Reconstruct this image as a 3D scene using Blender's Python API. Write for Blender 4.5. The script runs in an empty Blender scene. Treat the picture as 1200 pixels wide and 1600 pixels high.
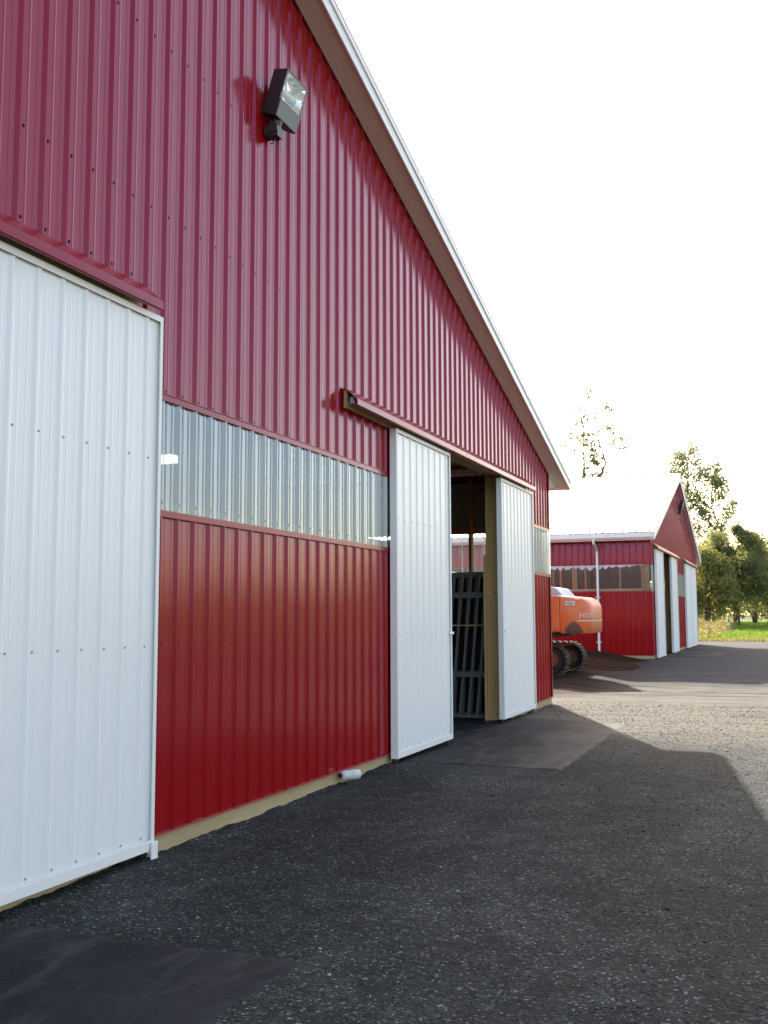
import bpy, bmesh, math, random
import numpy as np
from mathutils import Vector, Matrix

S = bpy.context.scene
COL = S.collection
R = math.radians
rnd = random.Random(7)
npr = np.random.default_rng(11)

# ------------------------------------------------------------------ camera
# X points out of the red gable wall, Y runs along it away from the viewer, Z up
CAM_POS = Vector((4.297, 0.0, 1.690))
YAW, PITCH, ROLL = 0.37506, 0.10065, -0.00373
fw = Vector((-math.sin(YAW) * math.cos(PITCH), math.cos(YAW) * math.cos(PITCH), math.sin(PITCH)))
rt = Vector((math.cos(YAW), math.sin(YAW), 0))
up = rt.cross(fw)
rt, up = math.cos(ROLL) * rt + math.sin(ROLL) * up, -math.sin(ROLL) * rt + math.cos(ROLL) * up
cam_d = bpy.data.cameras.new('camera')
cam = bpy.data.objects.new('camera', cam_d)
COL.objects.link(cam)
cam.matrix_world = Matrix(((rt.x, up.x, -fw.x, CAM_POS.x), (rt.y, up.y, -fw.y, CAM_POS.y),
                           (rt.z, up.z, -fw.z, CAM_POS.z), (0, 0, 0, 1)))
cam_d.sensor_fit = 'VERTICAL'
cam_d.sensor_height = 24.0
cam_d.lens = 24.0 * 1600.1 / 1600.0
cam_d.clip_start = 0.05
cam_d.clip_end = 5000
S.camera = cam

# ------------------------------------------------------------------ light
SUN_DIR = Vector((-0.724, 1.655, 1.0)).normalized()      # towards the sun, ahead and to the left
EL = math.asin(SUN_DIR.z)
AZ = math.atan2(SUN_DIR.x, SUN_DIR.y)
world = bpy.data.worlds.new('World')
S.world = world
world.use_nodes = True
wn = world.node_tree
wn.nodes.clear()
sky = wn.nodes.new('ShaderNodeTexSky')
sky.sky_type = 'NISHITA'
sky.sun_disc = False
sky.sun_elevation = EL
sky.sun_rotation = AZ
sky.altitude = 0
sky.air_density = 1.0
sky.dust_density = 2.2
sky.ozone_density = 1.0
bg = wn.nodes.new('ShaderNodeBackground')
bg.inputs['Strength'].default_value = 0.14
wo = wn.nodes.new('ShaderNodeOutputWorld')
tint = wn.nodes.new('ShaderNodeMix')            # camera white balance of the daylight
tint.data_type = 'RGBA'
tint.blend_type = 'MULTIPLY'
tint.inputs[0].default_value = 1.0
tint.inputs[7].default_value = (1.14, 1.0, 0.88, 1.0)
wn.links.new(sky.outputs[0], tint.inputs[6])
wn.links.new(tint.outputs[2], bg.inputs[0])
wn.links.new(bg.outputs[0], wo.inputs[0])

sun_d = bpy.data.lights.new('sun', 'SUN')
sun_d.energy = 3.2
sun_d.angle = R(0.5)
sun_d.color = (1.0, 0.95, 0.86)
sun = bpy.data.objects.new('sun', sun_d)
COL.objects.link(sun)
sun.rotation_euler = (-SUN_DIR).to_track_quat('-Z', 'Y').to_euler()
sun.location = (0, 0, 40)

S.view_settings.view_transform = 'Standard'
S.view_settings.look = 'None'
S.view_settings.gamma = 1.0
S.view_settings.exposure = 1.93
S.cycles.max_bounces = 8
S.cycles.transparent_max_bounces = 24
S.cycles.sample_clamp_indirect = 8.0

# ------------------------------------------------------------------ helpers
WL = {}


class MB:
    """collects shapes in world coordinates; build() links them as ONE mesh object"""

    def __init__(self):
        self.v, self.f, self.m = [], [], []
        self.cur = 0
        self.marks = []
        self.keep = False

    def add(self, verts, faces):
        b = len(self.v)
        self.v.extend([tuple(p) for p in verts])
        for f in faces:
            self.f.append(tuple(b + i for i in f))
            self.m.append(self.cur)

    def cut(self):
        """what follows is a separate piece"""
        self.marks.append((len(self.v), len(self.f)))

    def build_each(self, name, mats, parent=None, bevel=0.0, smooth=False):
        ends = [(0, 0)] + self.marks + [(len(self.v), len(self.f))]
        out = []
        for (v0, f0), (v1, f1) in zip(ends[:-1], ends[1:]):
            if f1 == f0:
                continue
            q = MB()
            q.v = self.v[v0:v1]
            q.f = [tuple(i - v0 for i in f) for f in self.f[f0:f1]]
            q.m = self.m[f0:f1]
            q.keep = self.keep
            out.append(q.build(name, mats, parent, bevel, smooth))
        return out

    def box(self, x0, x1, y0, y1, z0, z1):
        self.add([(x0, y0, z0), (x1, y0, z0), (x1, y1, z0), (x0, y1, z0), (x0, y0, z1), (x1, y0, z1), (x1, y1, z1), (x0, y1, z1)],
                 [(0, 3, 2, 1), (4, 5, 6, 7), (0, 1, 5, 4), (1, 2, 6, 5), (2, 3, 7, 6), (3, 0, 4, 7)])

    def beam(self, a, b, w, h, ref=(0, 0, 1)):
        a, b = Vector(a), Vector(b)
        d = (b - a).normalized()
        s = d.cross(Vector(ref))
        if s.length < 1e-4:
            s = d.cross(Vector((1, 0, 0)))
        s.normalize()
        u = s.cross(d)
        vs = []
        for p in (a, b):
            for i, j in ((-1, -1), (1, -1), (1, 1), (-1, 1)):
                vs.append(p + s * (w / 2 * i) + u * (h / 2 * j))
        self.add(vs, [(3, 2, 1, 0), (4, 5, 6, 7), (0, 1, 5, 4), (1, 2, 6, 5), (2, 3, 7, 6), (3, 0, 4, 7)])

    def prism(self, prof, axis, a, b, close=True):
        """profile of 2-D points swept along a world axis from a to b"""
        n = len(prof)

        def P(p, t):
            return {'x': (t, p[0], p[1]), 'y': (p[0], t, p[1]), 'z': (p[0], p[1], t)}[axis]
        vs = [P(p, a) for p in prof] + [P(p, b) for p in prof]
        fs = [(i, (i + 1) % n, n + (i + 1) % n, n + i) for i in range(n if close else n - 1)]
        if close:
            fs += [tuple(range(n - 1, -1, -1)), tuple(range(n, 2 * n))]
        self.add(vs, fs)

    def tube(self, pts, r, n=10, cap=True):
        pts = [Vector(p) for p in pts]
        rs = r if isinstance(r, (list, tuple)) else [r] * len(pts)
        rings = []
        for i, p in enumerate(pts):
            d = (pts[min(i + 1, len(pts) - 1)] - pts[max(i - 1, 0)]).normalized()
            s = d.cross(Vector((0.13, 0.21, 0.97)))
            if s.length < 0.15:
                s = d.cross(Vector((1, 0, 0)))
            s.normalize()
            u = s.cross(d)
            rings.append([p + (s * math.cos(2 * math.pi * k / n) + u * math.sin(2 * math.pi * k / n)) * rs[i] for k in range(n)])
        vs = [q for g in rings for q in g]
        fs = []
        for i in range(len(pts) - 1):
            for k in range(n):
                a, b = i * n + k, i * n + (k + 1) % n
                fs.append((a, b, b + n, a + n))
        if cap:
            fs.append(tuple(range(n - 1, -1, -1)))
            fs.append(tuple(range((len(pts) - 1) * n, len(pts) * n)))
        self.add(vs, fs)

    def cyl(self, a, b, r, n=16):
        self.tube([a, b], r, n)

    def build(self, name, mats, parent=None, bevel=0.0, smooth=False, seg=2):
        off = Vector(WL.get(parent.name, (0, 0, 0))) if parent else Vector((0, 0, 0))
        me = bpy.data.meshes.new(name)
        v = np.array(self.v, dtype=float) - np.array(off)
        me.from_pydata(v.tolist(), [], self.f)
        if not isinstance(mats, (list, tuple)):
            mats = [mats]
        for m in mats:
            me.materials.append(m)
        if len(mats) > 1:
            me.polygons.foreach_set('material_index', self.m)
        bm = bmesh.new()
        bm.from_mesh(me)
        bmesh.ops.recalc_face_normals(bm, faces=bm.faces) if not getattr(self, 'keep', False) else None
        bm.to_mesh(me)
        bm.free()
        if smooth:
            me.polygons.foreach_set('use_smooth', [True] * len(me.polygons))
        o = bpy.data.objects.new(name, me)
        COL.objects.link(o)
        if parent:
            o.parent = parent
            WL[o.name] = tuple(off)
        if bevel:
            md = o.modifiers.new('bevel', 'BEVEL')
            md.width = bevel
            md.segments = seg
            md.limit_method = 'ANGLE'
            md.angle_limit = R(40)
            if smooth:
                pass
        return o


def empty(name, loc, label, cat, group=None):
    o = bpy.data.objects.new(name, None)
    o.empty_display_size = 0.3
    COL.objects.link(o)
    o.location = loc
    WL[o.name] = tuple(loc)
    o['label'] = label
    o['category'] = cat
    if group:
        o['group'] = group
    return o


def tag(o, label, cat, group=None, kind=None):
    o['label'] = label
    o['category'] = cat
    if group:
        o['group'] = group
    if kind:
        o['kind'] = kind
    return o


# ------------------------------------------------------------------ materials
class NT:
    def __init__(self, name):
        self.mat = bpy.data.materials.new(name)
        self.mat.use_nodes = True
        self.t = self.mat.node_tree
        self.t.nodes.clear()
        self.out = self.t.nodes.new('ShaderNodeOutputMaterial')

    def n(self, typ, **kw):
        nd = self.t.nodes.new(typ)
        for k, v in kw.items():
            if k in nd.inputs.keys() if isinstance(k, str) else False:
                nd.inputs[k].default_value = v
            else:
                setattr(nd, k, v)
        return nd

    def l(self, a, b):
        self.t.links.new(a, b)

    def val(self, nd, key, v):
        if hasattr(v, 'is_linked') or hasattr(v, 'links'):
            self.l(v, nd.inputs[key])
        else:
            nd.inputs[key].default_value = v

    def math(self, op, a, b=0.0, c=None, clamp=False):
        nd = self.t.nodes.new('ShaderNodeMath')
        nd.operation = op
        nd.use_clamp = clamp
        self.val(nd, 0, a)
        self.val(nd, 1, b)
        if c is not None:
            self.val(nd, 2, c)
        return nd.outputs[0]

    def mix(self, f, a, b, mode='MIX'):
        nd = self.t.nodes.new('ShaderNodeMix')
        nd.data_type = 'RGBA'
        nd.blend_type = mode
        for key, v in ((0, f), (6, a), (7, b)):
            if hasattr(v, 'links'):
                self.l(v, nd.inputs[key])
            else:
                nd.inputs[key].default_value = v if key == 0 else (tuple(v) + (1,) if len(v) == 3 else v)
        return nd.outputs[2]

    def ramp(self, f, stops, interp='LINEAR'):
        nd = self.t.nodes.new('ShaderNodeValToRGB')
        nd.color_ramp.interpolation = interp
        e = nd.color_ramp.elements
        while len(e) < len(stops):
            e.new(0.5)
        for i, (p, c) in enumerate(stops):
            e[i].position = p
            e[i].color = tuple(c) + (1,) if len(c) == 3 else c
        self.l(f, nd.inputs[0])
        return nd.outputs[0]

    def smooth(self, f, a, b):
        nd = self.t.nodes.new('ShaderNodeMapRange')
        nd.interpolation_type = 'SMOOTHSTEP'
        self.val(nd, 0, f)
        nd.inputs[1].default_value = a
        nd.inputs[2].default_value = b
        return nd.outputs[0]

    def coords(self, scale=None):
        tc = self.t.nodes.new('ShaderNodeNewGeometry')
        o = tc.outputs['Position']
        if scale is None:
            return o
        mp = self.t.nodes.new('ShaderNodeMapping')
        mp.inputs['Scale'].default_value = scale
        self.l(o, mp.inputs[0])
        return mp.outputs[0]

    def objc(self, scale=(1, 1, 1)):
        tc = self.t.nodes.new('ShaderNodeTexCoord')
        mp = self.t.nodes.new('ShaderNodeMapping')
        mp.inputs['Scale'].default_value = scale
        self.l(tc.outputs['Object'], mp.inputs[0])
        return mp.outputs[0]

    def noise(self, vec, scale, detail=4, rough=0.55, dist=0.0):
        nd = self.t.nodes.new('ShaderNodeTexNoise')
        nd.inputs['Scale'].default_value = scale
        nd.inputs['Detail'].default_value = detail
        nd.inputs['Roughness'].default_value = rough
        nd.inputs['Distortion'].default_value = dist
        self.l(vec, nd.inputs['Vector'])
        return nd.outputs[0]

    def voro(self, vec, scale, feature='F1', rand=1.0):
        nd = self.t.nodes.new('ShaderNodeTexVoronoi')
        nd.feature = feature
        nd.inputs['Scale'].default_value = scale
        nd.inputs['Randomness'].default_value = rand
        self.l(vec, nd.inputs['Vector'])
        return nd

    def bump(self, h, strength=0.3, dist=0.01, normal=None):
        nd = self.t.nodes.new('ShaderNodeBump')
        nd.inputs['Strength'].default_value = strength
        nd.inputs['Distance'].default_value = dist
        self.l(h, nd.inputs['Height'])
        if normal is not None:
            self.l(normal, nd.inputs['Normal'])
        return nd.outputs[0]

    def pbsdf(self, col, rough=0.5, normal=None, metal=0.0, spec=0.5, **kw):
        nd = self.t.nodes.new('ShaderNodeBsdfPrincipled')
        for key, v in (('Base Color', col), ('Roughness', rough), ('Metallic', metal), ('Specular IOR Level', spec)):
            if hasattr(v, 'links'):
                self.l(v, nd.inputs[key])
            else:
                nd.inputs[key].default_value = (tuple(v) + (1,)) if key == 'Base Color' else v
        for k, v in kw.items():
            nd.inputs[k].default_value = v
        if normal is not None:
            self.l(normal, nd.inputs['Normal'])
        return nd

    def done(self, shader):
        self.l(shader.outputs[0] if hasattr(shader, 'outputs') else shader, self.out.inputs[0])
        return self.mat


def painted(name, col, rough=0.3, var=0.08, spec=0.5, dirt=0.0, dirt_col=(0.16, 0.13, 0.10), wave=0.0, dirt_h=0.5, tint=None):
    n = NT(name)
    p = n.coords()
    a = n.noise(p, 0.9, 5)
    c = n.mix(a, [x * (1 - var) for x in col], [min(1, x * (1 + var)) for x in col])
    if dirt:
        sx = n.t.nodes.new('ShaderNodeSeparateXYZ')
        n.l(p, sx.inputs[0])
        sp = n.noise(n.coords((9, 9, 2.2)), 1.3, 6, 0.7)
        band = n.smooth(sx.outputs[2], dirt_h, 0.05)
        f = n.math('MULTIPLY', n.smooth(sp, 0.45, 0.8), n.math('ADD', n.math('MULTIPLY', band, dirt), dirt * 0.08))
        c = n.mix(f, c, dirt_col)
    r = n.math('ADD', n.math('MULTIPLY', n.noise(p, 5.0, 4), 0.12), rough - 0.06)
    nm = None
    if wave:
        nm = n.bump(n.noise(n.coords((1, 1, 0.45)), 2.2, 2), 1.0, wave)
    b = n.pbsdf(c, r, nm, spec=spec)
    if tint:
        b.inputs['Specular Tint'].default_value = tuple(tint) + (1,)  # blue tint imitates a bluer sky reflected in the red metal
    return n.done(b)


M_RED = painted('red_metal', (0.285, 0.0055, 0.007), 0.16, 0.06, 0.50, tint=(0.54, 0.56, 0.95), dirt=0.08, dirt_col=(0.16, 0.06, 0.05), wave=0.0014)
M_REDTRIM = painted('red_trim', (0.27, 0.006, 0.011), 0.24, 0.05, 0.38, tint=(0.60, 0.64, 0.95))
M_BASETRIM = painted('base_trim_paint', (0.36, 0.05, 0.055), 0.65, 0.08, 0.2)
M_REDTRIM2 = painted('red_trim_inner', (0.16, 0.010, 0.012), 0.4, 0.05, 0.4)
M_WHITE = painted('white_metal', (0.80, 0.80, 0.79), 0.32, 0.025, 0.5, dirt=0.18, wave=0.002, dirt_h=0.30)
M_WHITETRIM = painted('white_trim', (0.80, 0.79, 0.77), 0.38, 0.03, 0.45)
M_ROOF = painted('white_roof_metal', (0.80, 0.80, 0.78), 0.45, 0.04, 0.4)
M_SOFFIT = painted('soffit_paint', (0.80, 0.77, 0.74), 0.20, 0.04, 0.95)
M_LINER = painted('grey_liner', (0.30, 0.30, 0.30), 0.45, 0.08, 0.4)
M_SCREW = painted('screw_head', (0.02, 0.004, 0.006), 0.6, 0.05, 0.1)
M_SCREWW = painted('screw_head_grey', (0.33, 0.34, 0.36), 0.4, 0.05)
M_GALV = painted('galvanised_steel', (0.42, 0.44, 0.46), 0.4, 0.15, 0.6)
M_BRONZE = painted('bronze_paint', (0.030, 0.024, 0.027), 0.42, 0.1, 0.5)
M_BRONZE2 = painted('grey_paint', (0.10, 0.115, 0.12), 0.45, 0.08, 0.5)
M_BLACK = painted('black_rubber', (0.012, 0.012, 0.013), 0.6, 0.1, 0.3)
M_PANEL = painted('panel_steel', (0.12, 0.125, 0.13), 0.45, 0.12, 0.5)


def wood(name, c1, c2, axis=1, rough=0.75):
    n = NT(name)
    sc = [14, 14, 14]
    sc[axis] = 0.9
    g = n.noise(n.coords(tuple(sc)), 2.2, 6, 0.65, 0.6)
    b = n.noise(n.coords(), 1.1, 3)
    k = n.voro(n.coords((1, 1, 1)), 2.3)
    kn = n.smooth(k.outputs['Distance'], 0.07, 0.03)
    c = n.mix(n.smooth(g, 0.3, 0.75), c1, c2)
    c = n.mix(n.math('MULTIPLY', b, 0.5), c, [x * 0.62 for x in c1])
    c = n.mix(n.math('MULTIPLY', kn, 0.75), c, [x * 0.28 for x in c1])
    return n.done(n.pbsdf(c, rough, n.bump(g, 0.35, 0.004), spec=0.25))


M_SKIRT = wood('treated_lumber', (0.42, 0.31, 0.165), (0.54, 0.42, 0.25), 1)
M_POST = wood('post_lumber', (0.66, 0.43, 0.19), (0.78, 0.55, 0.28), 2)
M_LUMX = wood('framing_lumber', (0.40, 0.22, 0.10), (0.52, 0.31, 0.15), 0)
M_LUMY = wood('header_lumber', (0.38, 0.25, 0.12), (0.47, 0.33, 0.17), 1)


def poly_mat(name='weathered_ribbed_plastic', haze=0.34, gloss=1.7):
    n = NT(name)
    p = n.coords((1, 1, 0.05))
    nz = n.noise(p, 5.0, 1)
    tr = n.t.nodes.new('ShaderNodeBsdfTransparent')
    tr.inputs[0].default_value = (0.86, 0.89, 0.90, 1)
    df = n.t.nodes.new('ShaderNodeBsdfDiffuse')
    df.inputs[0].default_value = (0.80, 0.87, 0.95, 1)
    tl = n.t.nodes.new('ShaderNodeBsdfTranslucent')
    tl.inputs[0].default_value = (0.70, 0.78, 0.84, 1)
    gl = n.t.nodes.new('ShaderNodeBsdfGlossy')
    gl.inputs['Roughness'].default_value = 0.14
    gl.inputs[0].default_value = (0.84, 0.93, 1.0, 1)
    fr = n.t.nodes.new('ShaderNodeFresnel')
    fr.inputs[0].default_value = 1.7
    m1 = n.t.nodes.new('ShaderNodeMixShader')
    m1.inputs[0].default_value = 0.5
    n.l(df.outputs[0], m1.inputs[1])
    n.l(tl.outputs[0], m1.inputs[2])
    m2 = n.t.nodes.new('ShaderNodeMixShader')
    m2.inputs[0].default_value = haze
    n.l(tr.outputs[0], m2.inputs[1])
    n.l(m1.outputs[0], m2.inputs[2])
    m3 = n.t.nodes.new('ShaderNodeMixShader')
    n.l(n.math('MULTIPLY', fr.outputs[0], gloss, clamp=True), m3.inputs[0])
    n.l(m2.outputs[0], m3.inputs[1])
    n.l(gl.outputs[0], m3.inputs[2])
    return n.done(m3)


M_POLY = poly_mat()
M_CLEAR = poly_mat('clear_ribbed_plastic', 0.05, 0.8)


def gravel_mat():
    n = NT('gravel')
    p = n.coords()
    sx = n.t.nodes.new('ShaderNodeSeparateXYZ')
    n.l(p, sx.inputs[0])
    X, Y = sx.outputs[0], sx.outputs[1]
    v1 = n.voro(p, 88)
    v2 = n.voro(p, 46)
    v3 = n.voro(p, 170)
    s1 = n.t.nodes.new('ShaderNodeSeparateColor')
    n.l(v1.outputs['Color'], s1.inputs[0])
    s2 = n.t.nodes.new('ShaderNodeSeparateColor')
    n.l(v2.outputs['Color'], s2.inputs[0])
    c1 = n.ramp(s1.outputs[0], [(0.0, (0.013, 0.015, 0.015)), (0.5, (0.022, 0.025, 0.025)), (0.85, (0.038, 0.042, 0.042)), (0.95, (0.07, 0.075, 0.075)), (1.0, (0.26, 0.27, 0.27))])
    c2 = n.ramp(s2.outputs[0], [(0.0, (0.010, 0.012, 0.012)), (0.6, (0.022, 0.024, 0.024)), (0.93, (0.034, 0.034, 0.032)), (1.0, (0.12, 0.12, 0.12))])
    c = n.mix(0.35, c1, c2)
    tint = n.mix(s2.outputs[1], (0.86, 1.0, 1.06), (1.14, 1.0, 0.88))
    c = n.mix(0.7, c, tint, 'MULTIPLY')
    big = n.noise(p, 0.55, 5, 0.6)
    mid = n.noise(p, 3.5, 4, 0.6)
    run = n.noise(n.coords((1.5, 0.16, 1)), 1.0, 4, 0.6, 0.4)
    shade = n.math('ADD', n.math('ADD', n.math('MULTIPLY', big, 0.6), n.math('MULTIPLY', run, 0.4)), n.math('MULTIPLY', mid, 0.5))
    c = n.mix(1.0, c, n.ramp(shade, [(0.52, (0.58, 0.60, 0.61)), (0.74, (1.20, 1.21, 1.20)), (0.92, (2.2, 2.15, 2.05))]), 'MULTIPLY')
    # pale dust down the yard, kept to the sunlit ground to brighten it
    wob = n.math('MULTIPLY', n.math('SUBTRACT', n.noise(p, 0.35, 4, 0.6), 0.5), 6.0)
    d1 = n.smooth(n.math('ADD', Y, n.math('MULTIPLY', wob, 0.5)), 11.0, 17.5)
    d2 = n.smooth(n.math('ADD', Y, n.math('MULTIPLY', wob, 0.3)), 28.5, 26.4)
    d1 = n.math('MAXIMUM', d1, n.smooth(n.math('ADD', X, n.math('MULTIPLY', wob, 0.3)), 4.3, 6.5))  # spread over the sunny right side to bounce light onto the soffit
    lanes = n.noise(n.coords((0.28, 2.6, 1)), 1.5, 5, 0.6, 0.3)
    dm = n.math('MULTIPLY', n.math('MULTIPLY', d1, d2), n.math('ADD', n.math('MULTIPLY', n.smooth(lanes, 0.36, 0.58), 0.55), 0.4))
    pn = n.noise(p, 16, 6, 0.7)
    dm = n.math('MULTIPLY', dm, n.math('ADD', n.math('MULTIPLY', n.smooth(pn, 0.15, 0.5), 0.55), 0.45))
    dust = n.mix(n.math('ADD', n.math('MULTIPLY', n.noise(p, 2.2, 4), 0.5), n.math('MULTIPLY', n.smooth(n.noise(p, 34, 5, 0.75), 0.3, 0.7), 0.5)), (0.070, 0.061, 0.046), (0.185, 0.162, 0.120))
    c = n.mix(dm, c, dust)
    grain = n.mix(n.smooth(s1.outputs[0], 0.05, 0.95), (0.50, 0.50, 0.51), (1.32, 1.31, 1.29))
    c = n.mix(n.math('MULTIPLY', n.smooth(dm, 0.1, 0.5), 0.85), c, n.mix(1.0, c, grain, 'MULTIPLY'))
    # brown soil tracked out beside the digger
    so = n.math('MULTIPLY', n.smooth(n.math('ADD', X, n.math('MULTIPLY', wob, 0.22)), 1.2, -1.2), n.smooth(n.math('ADD', Y, wob), 19.8, 22.5))
    so = n.math('MULTIPLY', so, n.smooth(n.math('ADD', Y, wob), 38.5, 34.5))
    c = n.mix(so, c, n.mix(pn, (0.022, 0.012, 0.008), (0.05, 0.028, 0.019)))
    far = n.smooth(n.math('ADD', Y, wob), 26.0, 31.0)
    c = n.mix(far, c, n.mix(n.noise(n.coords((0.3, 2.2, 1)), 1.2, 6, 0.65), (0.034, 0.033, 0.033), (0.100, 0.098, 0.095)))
    c = n.mix(so, c, n.mix(pn, (0.022, 0.012, 0.008), (0.05, 0.028, 0.019)))
    h = n.math('ADD', n.math('MULTIPLY', v1.outputs['Distance'], -0.9), n.math('MULTIPLY', v2.outputs['Distance'], -1.2))
    h = n.math('ADD', h, n.math('MULTIPLY', v3.outputs['Distance'], -0.4))
    h = n.math('ADD', h, n.math('MULTIPLY', mid, 1.2))
    fade = n.smooth(dm, 0.7, 0.0)
    nm = n.bump(n.math('MULTIPLY', h, n.math('ADD', n.math('MULTIPLY', fade, 0.7), 0.3)), 0.7, 0.008)
    return n.done(n.pbsdf(c, 0.9, nm, spec=0.08))


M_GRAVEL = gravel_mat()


def pebble_mat():
    n = NT('loose_stones')
    oi = n.t.nodes.new('ShaderNodeAttribute')
    oi.attribute_name = 'tone'
    c = n.ramp(oi.outputs['Fac'], [(0.0, (0.040, 0.043, 0.044)), (0.6, (0.055, 0.059, 0.060)), (0.85, (0.075, 0.077, 0.075)), (0.95, (0.11, 0.11, 0.105)), (1.0, (0.36, 0.37, 0.37))])
    nz = n.noise(n.coords(), 140, 3)
    c = n.mix(0.5, c, n.ramp(nz, [(0.3, (0.6, 0.6, 0.6)), (0.7, (1.2, 1.2, 1.2))]), 'MULTIPLY')
    return n.done(n.pbsdf(c, 0.7, n.bump(nz, 0.4, 0.002), spec=0.15))


def apron_mat():
    n = NT('apron_asphalt')
    p = n.coords()
    a = n.noise(p, 0.8, 6, 0.65)
    b = n.noise(n.coords((1.3, 0.35, 1)), 3.0, 5, 0.6, 1.2)
    g = n.noise(p, 90, 3, 0.7)
    c = n.mix(n.smooth(a, 0.3, 0.75), (0.014, 0.0148, 0.0175), (0.029, 0.030, 0.034))
    c = n.mix(n.math('MULTIPLY', n.smooth(b, 0.48, 0.7), 0.6), c, (0.066, 0.065, 0.066))
    c = n.mix(n.math('MULTIPLY', n.smooth(g, 0.58, 0.74), 0.5), c, (0.09, 0.09, 0.09))
    sx = n.t.nodes.new('ShaderNodeSeparateXYZ')
    n.l(p, sx.inputs[0])
    edge = n.math('MULTIPLY', n.smooth(n.math('ADD', sx.outputs[0], n.math('MULTIPLY', a, 1.4)), 1.5, 2.9), n.smooth(sx.outputs[1], 8.0, 13.0))
    c = n.mix(n.math('MULTIPLY', edge, n.math('ADD', n.math('MULTIPLY', b, 0.8), 0.25)), c, (0.12, 0.108, 0.092))
    tread = n.voro(n.coords((5.5, 9, 1)), 1.0, 'DISTANCE_TO_EDGE')
    c = n.mix(n.math('MULTIPLY', n.smooth(tread.outputs['Distance'], 0.12, 0.02), n.math('MULTIPLY', n.smooth(a, 0.45, 0.6), 0.18)), c, (0.06, 0.054, 0.05))
    return n.done(n.pbsdf(c, 0.8, n.bump(n.math('ADD', g, n.math('MULTIPLY', b, 0.6)), 0.45, 0.005), spec=0.08))


def soil_mat():
    n = NT('brown_soil')
    p = n.coords()
    a = n.noise(p, 2.0, 7, 0.7)
    b = n.noise(p, 14, 5, 0.7)
    c = n.mix(a, (0.026, 0.013, 0.008), (0.070, 0.037, 0.023))
    c = n.mix(n.math('MULTIPLY', n.smooth(b, 0.6, 0.8), 0.5), c, (0.10, 0.075, 0.055))
    return n.done(n.pbsdf(c, 0.95, n.bump(n.math('ADD', b, a), 0.9, 0.06), spec=0.02))


def field_mat():
    n = NT('field_soil')
    p = n.coords()
    a = n.noise(p, 0.25, 6, 0.6)
    c = n.mix(n.smooth(a, 0.35, 0.65), (0.055, 0.10, 0.02), (0.10, 0.14, 0.035))
    c = n.mix(n.math('MULTIPLY', n.smooth(n.noise(p, 1.5, 5), 0.55, 0.75), 0.5), c, (0.17, 0.14, 0.07))
    return n.done(n.pbsdf(c, 0.9, n.bump(n.noise(p, 9, 5), 0.8, 0.08), spec=0.15))


def leaf_mat(name, c1, c2, c3, trans=0.35):
    n = NT(name)
    at = n.t.nodes.new('ShaderNodeAttribute')
    at.attribute_name = 'tone'
    c = n.ramp(at.outputs['Fac'], [(0.0, c1), (0.55, c2), (1.0, c3)])
    d = n.pbsdf(c, 0.6, spec=0.25)
    t = n.t.nodes.new('ShaderNodeBsdfTranslucent')
    n.l(n.mix(1.0, c, (2.3, 2.2, 1.3), 'MULTIPLY'), t.inputs[0])
    m = n.t.nodes.new('ShaderNodeMixShader')
    m.inputs[0].default_value = trans
    n.l(d.outputs[0], m.inputs[1])
    n.l(t.outputs[0], m.inputs[2])
    return n.done(m)


def bark_mat():
    n = NT('bark')
    g = n.noise(n.coords((6, 6, 1)), 3, 5, 0.7)
    c = n.mix(g, (0.05, 0.04, 0.03), (0.13, 0.11, 0.09))
    return n.done(n.pbsdf(c, 0.9, n.bump(g, 0.7, 0.03), spec=0.1))


M_BARK = bark_mat()

# ------------------------------------------------------------------ terrain


def sstep(a, b, x):
    t = np.clip((x - a) / (b - a), 0, 1)
    return t * t * (3 - 2 * t)


def hash_noise(x, y, seed=0):
    """smooth value noise on arrays"""
    xi, yi = np.floor(x).astype(int), np.floor(y).astype(int)
    xf, yf = x - xi, y - yi
    xf, yf = xf * xf * (3 - 2 * xf), yf * yf * (3 - 2 * yf)

    def h(a, b):
        s = np.sin(a * 127.1 + b * 311.7 + seed * 74.7) * 43758.5453
        return s - np.floor(s)
    return (h(xi, yi) * (1 - xf) + h(xi + 1, yi) * xf) * (1 - yf) + (h(xi, yi + 1) * (1 - xf) + h(xi + 1, yi + 1) * xf) * yf


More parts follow.
